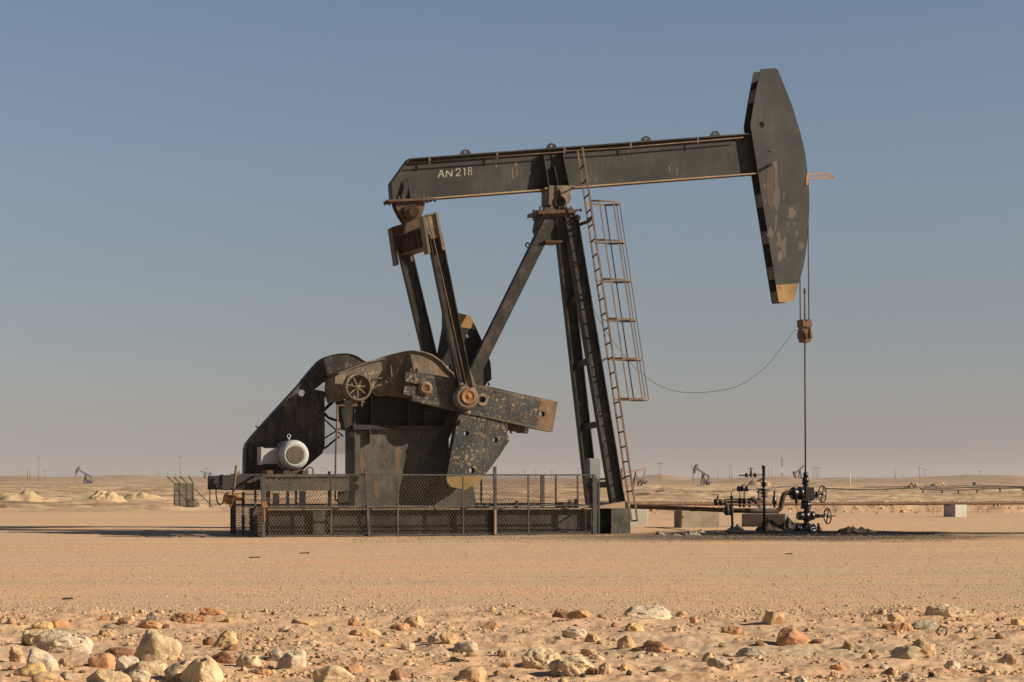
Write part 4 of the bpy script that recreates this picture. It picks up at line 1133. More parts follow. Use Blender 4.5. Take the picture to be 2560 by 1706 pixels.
def handwheel(par, x, y, xs, R=.235):
    s = MB(); c = wp(x, y); s.torus(c, (1, .0, .02), R, .017, 36, 8)
    for k in range(4): a = .35 + k * 1.571; s.bar(c, (c[0], c[1] + R * math.cos(a), c[2] + R * math.sin(a)), .03, .015)
    s.cyl((c[0] - .03, c[1], c[2]), (c[0] + .03, c[1], c[2]), .04, n=10)
    s.obj("handwheel", M['oily'], par)
s = MB(); s.lathe(wp(2029, 1236), (1, 0, 0), [(0, .09), (.05, .09), (.06, .055), (.12, .055), (.13, .075), (.19, .075), (.20, .03), (.30, .025)], 16); s.obj("valve_stem", M['oily'], tee)
handwheel(tee, 2055.7, 1235.6, 0)
s = MB()
s.lathe(wp(1994, 1290), (1, 0, 0), [(0, .10), (.02, .12), (.16, .12), (.17, .10), (.18, .10), (.2, .125), (.33, .125), (.34, .10), (.36, .10), (.37, .125), (.50, .125), (.51, .07)], 20)
vcyl(s, 2017.5, 1277, 1303, .11); s.lathe(wp(2040, 1290.5), (1, 0, 0), [(0, .06), (.1, .055), (.14, .04), (.2, .055), (.26, .03), (.4, .022), (.62, .015)], 14)
s.bar(wp(2047, 1290, -.03), wp(2062, 1289, -.03), .05, .05)
gate = s.obj("gate_valve", M['oily'], well)
handwheel(gate, 2069, 1290.5, 0, .225)
s = MB()
vcyl(s, 2016, 1301, 1310, .075); vcyl(s, 2015, 1308, 1312, .17, .12); vcyl(s, 2015, 1312, 1320, .20, .16)
vcyl(s, 2017, 1318, 1324, .30, .24); vcyl(s, 2018, 1323, 1331, .34, .33)
for k in range(9): a_ = k * .698; q = wp(2017, 1312); s.cyl((q[0] + .22 * math.cos(a_), q[1] + .22 * math.sin(a_), q[2] - .02), (q[0] + .22 * math.cos(a_), q[1] + .22 * math.sin(a_), q[2] - .14), .035, n=6)
rng = random.Random(3)
for k in range(26):
    a_ = rng.random() * 6.3; r_ = .22 + rng.random() * .18; q = wp(2018, 1327); s.cyl((q[0] + r_ * math.cos(a_), q[1] + r_ * math.sin(a_), 0), (q[0] + r_ * .8 * math.cos(a_), q[1] + r_ * .8 * math.sin(a_), .06 + rng.random() * .16), .05, .03, n=7)
s.obj("casing_head", M['oily'], well)
# flow line from the tee
s = MB()
fl = arcpts([wp(1979, 1233), wp(1968, 1233), wp(1960, 1237), wp(1956, 1250), wp(1953, 1264), wp(1950, 1273), wp(1942, 1277)], 5) 
end = wp(1812, 1276)
s.tube(fl, .068, 12); s.obj("flow_elbow", M['pipedark'], well)
s = MB(); s.tube([wp(1946, 1278), wp(1814, 1276.5)], .066, 12); s.lathe(wp(1812, 1276.5), (1, 0, 0), [(0, .07), (.01, .10), (.05, .10), (.06, .07)], 16)
fo = s.obj("flow_line", M['pipedark'], well)
s = MB(); s.lathe((wp(1815, 1277)[0] - .02, VC, wp(1815, 1277)[2]), (1, 0, 0), [(0, .12), (.02, .135), (.07, .135), (.08, .07), (.12, .07), (.13, .135), (.18, .135), (.2, .12)], 20)
s.obj("flange", M['pipedark'], fo)
# small-bore riser and instrument piping
ris = mthing("riser_pipe", "tall black riser pipe with a small side valve, left of the wellhead", "pipe", (wp(1909, 1328, -.3)[0], VC - .3, 0))
def rp_(x, y): return P(x, y, VC - .3)
s = MB(); s.cyl(rp_(1911, 1330), rp_(1909, 1164), .042, n=12); s.cyl(rp_(1908.7, 1170), rp_(1908.6, 1164), .052, n=12)
rb = s.obj("pipe", M['oily'], ris)
s = MB()
for y0, y1, r in ((1206, 1209, .10), (1209, 1213, .075), (1213, 1216, .10), (1222, 1226, .115), (1230, 1233, .075), (1233, 1237, .10), (1239, 1243, .10)): s.cyl(rp_(1910, y1), rp_(1910, y0), r, n=14)
s.obj("flange", M['oily'], rb)
s = MB(); s.cyl(rp_(1908, 1187.3), rp_(1850, 1189), .016, n=8)
for x in (1888, 1867): s.lathe(rp_(x - 4.5, 1188.3), (1, 0, 0), [(0, .02), (.02, .055), (.05, .065), (.08, .055), (.10, .02)], 12)
s.cyl(rp_(1877.5, 1188), rp_(1877.5, 1172), .04, .018, n=10); s.cyl(rp_(1877.5, 1172), rp_(1877.5, 1168), .012, n=6); s.box((rp_(1872, 1170)[0], VC - .34, rp_(0, 1170)[2]), (rp_(1883, 1170)[0], VC - .26, rp_(0, 1168)[2]))
s.cyl(rp_(1876, 1191), rp_(1879, 1186), .05, n=8); s.cyl(rp_(1850, 1191), rp_(1850, 1186.5), .025, n=8)
s.obj("side_valve", M['brown'], rb)
inst = mthing("instrument_piping", "cluster of small black pipes and valves on a post between the concrete blocks", "pipework", (wp(1829, 1320, .1)[0], VC + .1, 0))
def ip(x, y, d=.1): return P(x, y, VC + d)
s = MB(); s.cyl(ip(1831, 1321), ip(1829, 1240), .034, n=10); s.cyl(ip(1829, 1245), ip(1829, 1240), .05, n=10); ib = s.obj("post", M['oily'], inst)
s = MB(); s.tube([ip(1828.5, 1242), ip(1828.5, 1232), ip(1833, 1226), ip(1848, 1221), ip(1870, 1224), ip(1931, 1223)], .013, 6); s.tube([ip(1829, 1229), ip(1780, 1229.3)], .006, 5)
s.tube([ip(1936, 1240), ip(1936, 1226), ip(1938, 1220), ip(1955, 1217.5), ip(1992, 1215), ip(1997, 1218)], .009, 6)
s.tube([ip(1991, 1262), ip(1994, 1280), ip(1989, 1300), ip(1988, 1320)], .007, 5)
s.obj("small_bore_pipe", M['oily'], inst)
s = MB()
for x in (1847, 1855, 1867): s.lathe(ip(x - 4, 1222.5), (1, 0, 0), [(0, .05), (.02, .08), (.07, .08), (.09, .05)], 10)
s.cyl(ip(1849, 1225), ip(1850, 1247), .012, n=6); s.cyl(ip(1861, 1224), ip(1860.5, 1262), .018, .01, n=6); s.cyl(ip(1897, 1224), ip(1897, 1250), .02, n=8); s.cyl(ip(1893, 1231), ip(1901, 1231), .03, n=8)
s.objs("needle_valve", M['oily'], inst)
s = MB(); s.tube([ip(1806, 1255.5), ip(1906, 1254)], .034, 10)
for x in (1849.5, 1860, 1874, 1897):
    s.cyl(ip(x, 1256), ip(x, 1247), .022, n=8); s.torus(ip(x, 1247), (0, 0, 1), .055, .01, 14, 5); s.cyl(ip(x, 1256), ip(x, 1268), .012, n=6); s.lathe(ip(x, 1263), (0, 0, -1), [(0, .015), (.02, .035), (.05, .035), (.07, .015)], 10)
s.lathe(ip(1786, 1256), (1, 0, 0), [(0, .05), (.02, .10), (.08, .105), (.10, .05), (.14, .05), (.16, .085), (.24, .085), (.26, .05), (.3, .09), (.34, .09), (.36, .04)], 18)
s.cyl(ip(1794.5, 1252), ip(1794.5, 1238), .04, .02, n=8); s.bar(ip(1780, 1237.5), ip(1798, 1237.5), .018, .04)
for x in (1850, 1861, 1875, 1890): s.lathe(ip(x - 4, 1255), (1, 0, 0), [(0, .034), (.01, .062), (.07, .062), (.08, .034)], 10)
s.tube([ip(1812, 1249), ip(1838, 1248.5), ip(1878, 1249.5), ip(1905, 1249)], .02, 8); s.tube([ip(1816, 1264), ip(1905, 1264)], .014, 6); s.lathe(ip(1876, 1249), (1, 0, 0), [(0, .03), (.02, .07), (.12, .07), (.15, .03)], 10)
s.tube([ip(1897, 1224), ip(1914, 1231), ip(1924, 1226)], .02, 6); s.torus(ip(1897, 1222), (0, 0, 1), .07, .012, 14, 5)
s.obj("manifold", M['pipedark'], inst)
s = MB(); s.cyl(ip(1936, 1270), ip(1936, 1228), .03, n=8); s.lathe(ip(1936, 1240), (0, 0, -1), [(0, .03), (.04, .05), (.1, .05), (.12, .065), (.22, .065), (.25, .03)], 10); s.obj("gauge_column", M['oily'], inst)

# pipelines
pl_base = W(2560, 1258, 77)
s = MB()
pts = []
for px, py, Y in ((1480, 1258.5, 71), (1575, 1259.5, 72), (1810, 1260.5, 73.5), (2200, 1259.5, 76), (2359, 1258.6, 77.0), (2560, 1258, 78.5), (3300, 1256, 84)):
    pts.append(W(px, py, Y))
o3 = wthing("pipeline", "long brown pipeline crossing behind the wellhead and out to the right", "pipeline", (pts[4][0], pts[4][1], pts[4][2]))
s.tube(pts, .066, 14); s.obj("pipe", M['pipe'], o3)
s = MB(); q = W(2380, 1259, 77.15); s.box((q[0] - .25, q[1] - .08, q[2] - .08), (q[0] + .25, q[1] + .08, q[2] - .062)); s.obj("pipe_shoe", M['pipedark'], o3)
s = MB()
pts = [W(1480, 1262, 60), W(1575, 1266.5, 60), W(1738, 1272.5, 59.6), W(1812, 1275.8, 57.3)]
o3 = wthing("flow_pipe", "dark brown flow pipe sloping behind the ladder foot over the long concrete block", "pipe", pts[1])
s.tube(pts, .066, 12); s.obj("pipe", M['pipedark'], o3)
s = MB(); q = W(1736, 1274, 59.6)
s.bar((q[0] - .05, q[1], q[2]), (q[0] - .05, q[1], .52), .12, .12); s.bar((q[0] - .14, q[1] - .0, .53), (q[0] + .10, q[1], .53), .05, .3); s.bar((q[0] - .14, q[1] - .1, .53), (q[0] - .02, q[1] - .1, .62), .03, .1)
s.obj("pipe_clamp", M['pipedark'], o3)

# concrete blocks
def block(label, px, pbase, Y, wd, dp, h, rz, mat, bev=.03):
    x = (px - 1280) / F * Y; z = TZ(x, Y)
    o = thing("concrete_block", label, "concrete block", (x, Y, z), rz)
    MB().box((-wd / 2, -dp / 2, -.05), (wd / 2, dp / 2, h)).obj("block", mat, o, bevel=bev)
block("pale square concrete block under the brown pipeline at the right edge", 2388, 1293, 77.2, .62, .62, .47, math.radians(33), M['conc_grey'], .01)
block("long rough sandy concrete block right of the ladder foot, under the sloping pipe", 1742, 1320, 60.3, 1.25, .60, .51, math.radians(17), M['conc'])
block("dark concrete block behind the riser pipe and wellhead", 1914, 1316, 61.6, 1.40, .5, .40, math.radians(-22), M['conc_dark'], .04)
block("light grey concrete block half hidden behind the ladder's bottom rungs", 1592, 1312, 64.0, .62, .5, .50, math.radians(12), M['conc_grey'])
block("white concrete block far behind, peeking above the dark block", 1917, 1285, 84.0, .62, .4, .30, math.radians(8), M['conc_grey'])

# oily rags and litter round the wellhead
def lump(name, label, cat, px, py, wd, dp, h, mat, seed, group=None, fold=1.0):
    x, y, z = onground(px, py)
    rr = random.Random(seed); n = 18; m = 12; vs = []; fs = []
    for j in range(m + 1):
        for i in range(n + 1):
            u = i / n * 2 - 1; v = j / m * 2 - 1
            e = max(0, 1 - (u * u + v * v) * .8)
            q = Vector((u * 2.3 * fold + seed, v * 2.3 * fold, seed * .7))
            hh = h * e * (0.35 + .9 * abs(mnoise.noise(q * 1.5)) * 2)
            vs.append((u * wd / 2 * (1 + .25 * mnoise.noise(q)), v * dp / 2 * (1 + .25 * mnoise.noise(q + Vector((5, 5, 5)))), hh - .01))
    for j in range(m):
        for i in range(n):
            fs.append((j * (n + 1) + i, j * (n + 1) + i + 1, (j + 1) * (n + 1) + i + 1, (j + 1) * (n + 1) + i))
    k = len(vs); vs2 = [(a, b, c - .02) for a, b, c in vs]
    o = MB().add(vs + vs2, fs + [tuple(i + k for i in reversed(f)) for f in fs], True).obj(name, mat)
    o.location = (x, y, z)
    return tag(o, label, cat, group)
M['rag'] = metal("oil_soaked_cloth", (0.018, 0.015, 0.013), 0.15, 0.2, spots=.15, rough=.6)
M['sheet'] = metal("dirty_white_sheet", (0.20, 0.18, 0.15), 0.6, 0.4, spots=.5, rough=.7)
for i, a in enumerate([
    ("rag", "crumpled dark oily rag at the foot of the wellhead's left side", "rag", 1968, 1326, .8, .5, .26, M['rag']),
    ("rag", "brown oily cloth heap against the dark concrete block", "rag", 1925, 1327, .8, .5, .28, M['rag']),
    ("rag", "tangled black rag lying on the oil right of the wellhead", "rag", 2132, 1331, .95, .5, .16, M['rag']),
    ("rag", "smaller black rag beside the tangled one, furthest right on the oil", "rag", 2170, 1331, .45, .4, .09, M['rag']),
    ("plastic_sheet", "dirty white plastic sheet leaning by the dark concrete block's left end", "litter", 1842, 1326, .55, .5, .16, M['sheet']),
    ("plastic_sheet", "grey-white crumpled litter on the oily gravel below the long block", "litter", 1728, 1338, .55, .4, .11, M['sheet']),
    ("plastic_sheet", "grey crumpled bag just right of the ladder foot", "litter", 1651, 1338, .27, .3, .12, M['sheet']),
    ("plastic_sheet", "small torn scrap of sheet between the grey bag and the long block's litter", "litter", 1690, 1339, .30, .3, .05, M['sheet']),
    ("plastic_sheet", "small pale scrap of sheet beside the instrument post", "litter", 1750, 1332, .3, .3, .09, M['sheet']),
    ("rag", "thin dark oily rag strip beneath the instrument piping", "rag", 1790, 1332, .6, .5, .07, M['rag']),
]): lump(*a[:-1], a[-1], 11 + i)
for i, (px, py, ln, lab) in enumerate(((636, 1396, .20, "thin dark stick on the pad below the motor"), (761, 1385, .20, "thin dark stick on the pad below the left fence panel"),
                                   (1972, 1387, .15, "short dark stick on the pad below the wellhead"), (168, 1500, .12, "short dark stick near the left edge above the rocks"))):
    x, y, z = onground(px, py)
    o = MB().bar((-ln / 2, 0, .012), (ln / 2, .04, .018), .02, .02, (0, 0, 1)).obj("stick", M['cable']); o.location = (x, y, z); tag(o, lab, "stick")

# ------------------------------------------------------------------ green fence posts on the left
gf = wthing("security_fence", "dark green fence posts with cranked tops and one mesh panel, left of the jack", "fence", W(483, 1273.5, 95.5))
G0 = 95.5
def gp(x, y, dy=0.0): return W(x, y, G0 + dy)
for i, (x, xt, yk, yt) in enumerate(((436, 418, 1208, 1192), (450, 434, 1208, 1193), (466.5, 451, 1208, 1192), (483, 472, 1208, 1191), (524.7, 523, 1207, 1194))):
    m = MB(); m.tube([gp(x, 1276), gp(x, yk), gp(xt, yt)], .032, 6); m.obj("post", M['green'], gf)
for a, b_ in (((439, 1222), (488, 1273)), ((486, 1221), (537, 1274)), ((480, 1271), (474, 1274)), ((436, 1210), (483, 1210))):
    MB().tube([gp(*a), gp(*b_)], .022, 6).obj("brace", M['green'], gf)
s = MB(); a = gp(436, 1272); b_ = gp(483, 1210); s.chain(a, (1, 0, 0), b_[0] - a[0], b_[2] - a[2], .06, .06, .009)
s.obj("wire_mesh", M['farsteel'], gf)

# ------------------------------------------------------------------ far pump jacks
def far_jack(label, px, pybase, hpx, face, tilt, mat, headmat=None, group="pump jacks out on the plain", full=True, turn=42):
    """hpx = height of the pivot in photo pixels; face = +1 head to the right, -1 head to the left"""
    x, Y, z = onground(px, pybase); H = hpx * Y / F
    o = thing("distant_pump_jack", label, "pump jack", (x, Y, z - .05 * H), math.radians(turn), group)
    f = face
    s = MB(); s.box((-H * .85, -H * .12, 0), (H * .45, H * .12, H * .06)); s.obj("base", mat, o)
    s = MB()
    for dx, dy in ((.16, -.14), (.16, .14), (-.22, -.1), (-.22, .1)): s.bar((f * dx * H, dy * H, 0), (0, dy * .3 * H, H), .07 * H, .07 * H)
    s.obj("samson_post", mat, o)
    ca, sa = math.cos(tilt), math.sin(tilt)
    def bp(a, b_): return (f * (a * ca - b_ * sa) * H, 0, H + (a * sa + b_ * ca) * H)
    s = MB(); s.bar(bp(.95, .05), bp(-.75, .05), .13 * H, .10 * H); s.obj("walking_beam", mat, o)
    s = MB(); prof = [bp(.92, .36), bp(1.02, .36), bp(1.12, .1), bp(1.13, -.12), bp(1.02, -.42), bp(.96, -.42), bp(.86, 0)]
    s.prism([(p[0], p[2]) for p in prof], -.09 * H, .09 * H); s.obj("horse_head", headmat or mat, o)
    if full:
        t = bp(-.72, 0)
        s = MB(); s.bar(t, (f * -.5 * H, -.18 * H, .35 * H), .035 * H, .04 * H); s.bar(t, (f * -.5 * H, .18 * H, .35 * H), .035 * H, .04 * H); s.obj("pitman_arm", mat, o)
        s = MB(); s.prism([(f * -.38 * H, .05 * H), (f * -.75 * H, .05 * H), (f * -.62 * H, .42 * H), (f * -.44 * H, .42 * H)], -.12 * H, .12 * H); s.obj("gearbox", mat, o)
        s = MB(); s.bar((f * -.25 * H, -.19 * H, .38 * H), (f * -.78 * H, -.19 * H, .30 * H), .16 * H, .05 * H); s.bar((f * -.25 * H, .19 * H, .38 * H), (f * -.78 * H, .19 * H, .30 * H), .16 * H, .05 * H); s.obj("counterweight", M['farsteel'], o)
    h = bp(1.12, -.3); s = MB(); s.bar(h, (h[0], 0, .05), .02 * H, .02 * H); s.obj("rod", mat, o)
    return o
far_jack("dark pump jack on the left plain, head raised toward the left edge", 214, 1210, 25, -1, math.radians(26), M['farsteel'])
far_jack("small dark pump jack with grey base, head raised, left of the riser pipe", 1758, 1214, 31, -1, math.radians(24), M['farsteel'])
far_jack("pinkish pump jack seen behind the foot of the ladder", 1590, 1215, 38, -1, math.radians(-8), M['farpale'], turn=25)
far_jack("faint pump jack with its head dipped, left of the polished rod", 2000, 1198, 24, -1, math.radians(-30), M['farsteel'], full=False)
far_jack("tiny faint pump jack on the skyline left of the jack's rusty brake lever", 512, 1198, 16, 1, math.radians(-15), M['farsteel'], full=False)

# ------------------------------------------------------------------ poles and masts on the skyline
POLES = [(97, 1141, 725, 'T', "tallest pole on the left, with a small crossarm"), (450, 1141, 800, 'T', "tall pole standing behind the green fence posts"), (69, 1175, 800, 'I', "left pole of the close pair by the left edge"), (74.5, 1172, 800, 'I', "right pole of the close pair by the left edge"),
    (113, 1176, 1300, 'T', "short pole just right of the tallest left pole"), (190, 1172, 1300, 'I', "thin pole just left of the distant jack on the left plain"), (303, 1179, 1500, 'I', "short white post on the left horizon"), (394, 1177, 1400, 'I', "left pole of the pair left of the green fence"), (399.5, 1178, 1400, 'I', "right pole of the pair left of the green fence"),
    (438, 1173, 1500, 'I', "thin pole just left of the tall pole behind the green fence"), (516, 1170, 1400, 'T', "pole right beside the tiny skyline jack"), (530, 1172, 1500, 'I', "thin pole at the skid's left end"), (804, 1168, 1400, 'T', "left pole seen under the belt guard"), (814, 1171, 1400, 'T', "right pole seen under the belt guard"),
    (1311, 1176, 1500, 'T', "first pole right of the counterweight"), (1339, 1170, 1200, 'I', "second pole right of the counterweight"), (1379, 1175, 1500, 'T', "third pole right of the counterweight"), (1445, 1170, 1300, 'T', "pole just left of the front legs"),
    (1647, 1157, 1000, 'T', "left pole of the pair behind the ladder's right side"), (1652.5, 1157, 1000, 'T', "right pole of the pair behind the ladder's right side"), (1731, 1164, 1200, 'T', "pole left of the small jack with grey base"), (1795, 1169, 1000, 'I', "dark short pole right of the small jack with grey base"),
    (1824, 1163, 1200, 'T', "left pole of the pair near the riser's side valve"), (1829.5, 1166, 1200, 'I', "right pole of the pair near the riser's side valve"), (1922, 1167, 1300, 'I', "left pole right behind the riser pipe"), (1928.5, 1168, 1300, 'I', "right pole right behind the riser pipe"),
    (2032, 1169, 1100, 'I', "first of four poles right of the rod"), (2037, 1167, 1200, 'I', "second of four poles right of the rod"), (2041.5, 1169, 1300, 'T', "third of four poles right of the rod"), (2047, 1169, 1300, 'T', "fourth of four poles right of the rod"),
    (2238, 1172, 900, 'I', "dark lone pole above the right plain"), (2299, 1168, 1300, 'T', "left tall thin pole of the right group"), (2312.5, 1173, 1200, 'T', "crossarm pole right of the tall thin one"), (2449.7, 1177, 1000, 'T', "short dark pole near the right edge"), (2258, 1184, 1500, 'I', "faint tiny pole right of the dark lone pole"), (2418, 1184, 1500, 'I', "faint tiny pole left of the short dark one")]
for px, pt, Y, kd, lab in POLES:
    x = (px - 1280) / F * Y; z = TZ(x, Y); top = EYE + (HZ - pt) / F * Y
    o = thing("utility_pole", lab, "pole", (x, Y, z - .3), 0, "utility poles along the horizon")
    r = 1.15 * Y / F * .5 * (1.6 if kd == 'I' and Y < 1000 else 1.25)
    MB().cyl((0, 0, 0), (0, 0, top - z + .3), r, r * .8, n=6).obj("shaft", M['poleg'], o)
    if kd == 'T': 
        hz = top - z + .3; s = MB(); s.bar((-Y * .0011, 0, hz - .4), (Y * .0011, 0, hz - .4), .0002 * Y, .0002 * Y)
        s.bar((-Y * .001, 0, hz - .4), (-Y * .001, 0, hz), .0001 * Y, .0001 * Y); s.bar((Y * .001, 0, hz - .4), (Y * .001, 0, hz), .0001 * Y, .0001 * Y); s.obj("crossarm", M['poleg'], o)
# lattice mast
Y = 1300; x = (1955 - 1280) / F * Y; z = TZ(x, Y); H = EYE + (HZ - 1144) / F * Y - z
mast = thing("lattice_mast", "red and white lattice mast on the skyline right of the riser pipe", "mast", (x, Y, z))
for a, b_, mt in ((0, .35, 'farsteel'), (.35, .6, 'lab_white'), (.6, .8, 'redwhite'), (.8, 1, 'redwhite')):
    s = MB()
    w0 = .55 * (1 - a * .5); w1 = .55 * (1 - b_ * .5)
    for sx in (-1, 1):
        for sy in (-1, 1): s.bar((sx * w0, sy * w0, a * H), (sx * w1, sy * w1, b_ * H), .18, .18)
    n = 6
    for k in range(n):
        f0, f1 = a + (b_ - a) * k / n, a + (b_ - a) * (k + 1) / n; sg = 1 if k % 2 else -1
        s.bar((-sg * w0, -w0, f0 * H), (sg * w1, -w1, f1 * H), .1, .1)
    s.obj("mast_section", M[mt], mast)
o = wthing("marker_post", "slim white marker post out on the plain right of the wellhead", "post", (W(2125, 1221, 280)[0], 280, TZ(W(2125, 1221, 280)[0], 280)))
MB().cyl((BASE[o.name][0], 280, BASE[o.name][2]), (BASE[o.name][0], 280, EYE + (HZ - 1184) / F * 280), .06, n=6).obj("shaft", M['white'], o)
# far pipelines
for i, (ya, yb, xa, xb, Yd, lab) in enumerate(((1227, 1227, 2062, 2700, 240, "nearer thin dark pipeline across the right plain"), (1217.5, 1219, 2130, 2700, 330, "farther thin dark pipeline across the right plain"), (1236, 1243, 2300, 2700, 190, "nearest thin dark pipe line on low supports at right"))):
    xs = np.linspace(xa, xb, 9); pts = []
    for x_ in xs:
        X_ = (x_ - 1280) / F * Yd; pts.append((X_, Yd, TZ(X_, Yd) + .35 + .02 * math.sin(x_)))
    o = wthing("distant_pipeline", lab, "pipeline", pts[0]); MB().tube(pts, .07 if i < 2 else .05, 6).obj("pipe", M['farsteel'], o)
    s = MB()
    for k in range(9):
        t = k / 8 + .02 * math.sin(k * 5 + i); X_ = pts[0][0] + (pts[-1][0] - pts[0][0]) * t; zz = TZ(X_, Yd); s.box((X_ - .07, Yd - .07, zz - .3), (X_ + .07, Yd + .07, zz + .3))
    s.objs("support", M['farsteel'], o)
x, y, z = onground(2436, 1217); o = thing("blue_tank", "small dark blue tank standing on legs on the right plain", "tank", (x, y, z))
k_ = y / F; s = MB(); s.lathe((-4 * k_, 0, 6.5 * k_), (1, 0, .25), [(0, 2.2 * k_), (1 * k_, 3.4 * k_), (6.5 * k_, 3.4 * k_), (7.5 * k_, 2.2 * k_)], 12); s.obj("tank_shell", M['blue'], o)
s = MB(); [s.bar((dx * k_, 0, -.1), (dx * k_, 0, 5 * k_), .8 * k_, .8 * k_) for dx in (-2.5, 2.5)]; s.obj("leg", M['farsteel'], o)

# sand heaps
def moundmat(name, c1, c2):
    k = NT(name); v = k.coord(); a = k.noise(v, .8, 6, .7); k.set(color=k.mix(k.ramp(a, .35, .65), c1, c2), rough=.95, spec=.1); k.bump(a, .8, .1); return k.m
MM = {'y': moundmat("pale_yellow_sand_heap", (.47, .345, .19), (.42, .295, .17)), 't': moundmat("tan_sand_heap", (.46, .31, .18), (.38, .25, .14))}
for i, (px, py, wpx, hpx, mt, lab) in enumerate(((40, 1252, 230, 27, 'y', "pale yellow sand heap at the left edge"), (258, 1250, 130, 25, 'y', "pale yellow sand heap right of the left edge one"), (345, 1250, 150, 20, 'y', "lower broken yellow heap, right of two"),
        (2290, 1220, 60, 14, 't', "pointed tan heap on the right plain"), (2352, 1216, 62, 10, 't', "low broken tan heap right of the pointed one"), (1900, 1216, 110, 18, 't', "wide pale heap behind the riser pipe"), (1990, 1232, 70, 13, 'y', "pale heap just left of the wellhead"))):
    x, y, z = onground(px, py); kx = y / F; n = 40; m = 24; vs = []; fs = []
    for j in range(m + 1):
        for ii_ in range(n + 1):
            u = ii_ / n * 2 - 1; v = j / m * 2 - 1; e = max(0, 1 - (u * u + v * v)) ** 1.4
            q = Vector((u * 2 + i * 3, v * 2, i))
            vs.append((u * wpx * kx / 2, v * wpx * kx / 2, hpx * kx * .92 * e * (1 + .6 * mnoise.noise(q * 1.6) + .25 * mnoise.noise(q * 4.5) + .10 * mnoise.noise(q * 11)) - .15 * (1 - e)))
    for j in range(m):
        for ii_ in range(n): fs.append((j * (n + 1) + ii_, j * (n + 1) + ii_ + 1, (j + 1) * (n + 1) + ii_ + 1, (j + 1) * (n + 1) + ii_))
    o = MB().add(vs, fs, True).obj("sand_heap", MM[mt]); o.location = (x, y + wpx * kx / 4, z - .12); tag(o, lab, "sand heap")

# desert scrub
def scrubmat():
    k = NT("dry_scrub_leaves"); v = k.coord(); a = k.noise(v, 6, 4, .6); k.set(color=k.mix(a, (.10, .085, .05), (.20, .16, .09)), rough=.9, spec=.1); return k.m
SCR = scrubmat(); rr = random.Random(5)
def bush(px, py, wpx, hpx, label, grp=None, n=260):
    x, y, z = onground(px, py); k = y / F; m = MB(); vs = []; fs = []
    for i in range(n):
        a = rr.random() * 6.283; r_ = math.sqrt(rr.random()); e = rr.random()
        c = Vector((math.cos(a) * r_ * wpx * k / 2, math.sin(a) * r_ * wpx * k / 2, e * hpx * k * math.sqrt(max(0, 1 - r_ * r_)) * (0.7 + .5 * rr.random())))
        sz = wpx * k * (.03 + .04 * rr.random()); d1 = Vector((rr.gauss(0, 1), rr.gauss(0, 1), rr.gauss(0, 1))).normalized() * sz; d2 = d1.orthogonal().normalized() * sz * .45
        b0 = len(vs); vs += [c - d1, c + d2, c + d1, c - d2]; fs.append((b0, b0 + 1, b0 + 2, b0 + 3))
    for i in range(7):
        a = rr.random() * 6.28; b0 = len(vs); e = Vector((math.cos(a) * wpx * k * .35, math.sin(a) * wpx * k * .35, hpx * k * .7)); t = wpx * k * .012
        vs += [Vector((-t, 0, -.02)), Vector((t, 0, -.02)), e + Vector((t, 0, 0)), e - Vector((t, 0, 0))]; fs.append((b0, b0 + 1, b0 + 2, b0 + 3))
    o = MB().add(vs, fs).obj("desert_shrub", SCR); o.location = (x, y, z); tag(o, label, "shrub", grp)
bush(1652, 1232, 26, 9, "dark scrub bush right of the ladder on the plain")
bush(1608, 1240, 36, 6, "low wide scrub patch just right of the ladder")
bush(482, 1266, 34, 28, "dry dark bush behind the green fence's mesh panel", n=420)
bush(8, 1269, 26, 9, "dark scrub bush at the left edge of the plain")
bush(1933, 1222, 14, 20, "thin dry bush sticking up behind the riser pipe")
bush(2055, 1247, 12, 6, "small grey scrub tuft right of the wellhead")
bush(2395, 1238, 40, 4, "low grey-green scrub strip on the right plain")
GRP = "small scrub tufts on the plain"
r5 = random.Random(9)
for k in range(60):
    px = r5.uniform(0, 2560); py = r5.choice([r5.uniform(1248, 1290) if px < 560 else r5.uniform(1212, 1250), r5.uniform(1208, 1248)])
    w_ = r5.uniform(6, 16); bush(px, py, w_, w_ * .35, "small dark scrub tuft dotted on the far plain", GRP, n=60)

# ------------------------------------------------------------------ rocks
import bmesh
def rock_mesh(name, seed, sx, sy, sz, mat, sub=3, cuts=11, rough=.16, flat=.8):
    bm = bmesh.new(); bmesh.ops.create_icosphere(bm, subdivisions=sub, radius=1.0)
    r = random.Random(seed); o = Vector((r.uniform(-50, 50), r.uniform(-50, 50), r.uniform(-50, 50)))
    pl = []; rot = Matrix.Rotation(r.uniform(-.5, .5), 3, 'Y') @ Matrix.Rotation(r.uniform(0, 3), 3, 'Z')
    for i in range(cuts):
        n = Vector((r.gauss(0, 1), r.gauss(0, 1), r.gauss(0, flat))).normalized(); pl.append((n, r.uniform(.66, .95)))
    for v in bm.verts:
        p = v.co.copy(); p /= (abs(p.x) ** 3 + abs(p.y) ** 3 + abs(p.z) ** 3) ** (1 / 3.0); p = rot @ p; p *= 1 + rough * 1.6 * mnoise.noise(p * 1.1 + o)
        for n, d in pl:
            t = p.dot(n)
            if t > d: p -= n * (t - d) * .88
        p += v.co * (rough * .6 * mnoise.noise(p * 3.1 + o) + rough * .4 * mnoise.noise(p * 7 + o) + rough * .2 * mnoise.noise(p * 15 + o))
        g1 = abs(mnoise.noise(p * 1.7 + o * 2)); g2 = abs(mnoise.noise(p * 3.6 - o))
        p -= v.co * (max(0, .10 - g1) * 1.1 + max(0, .08 - g2) * .7)
        v.co = Vector((p.x * sx, p.y * sy, p.z * sz))
    me = bpy.data.meshes.new(name); bm.to_mesh(me); bm.free()
    if sub >= 3: me.polygons.foreach_set("use_smooth", [True] * len(me.polygons))
    me.materials.append(mat); return me
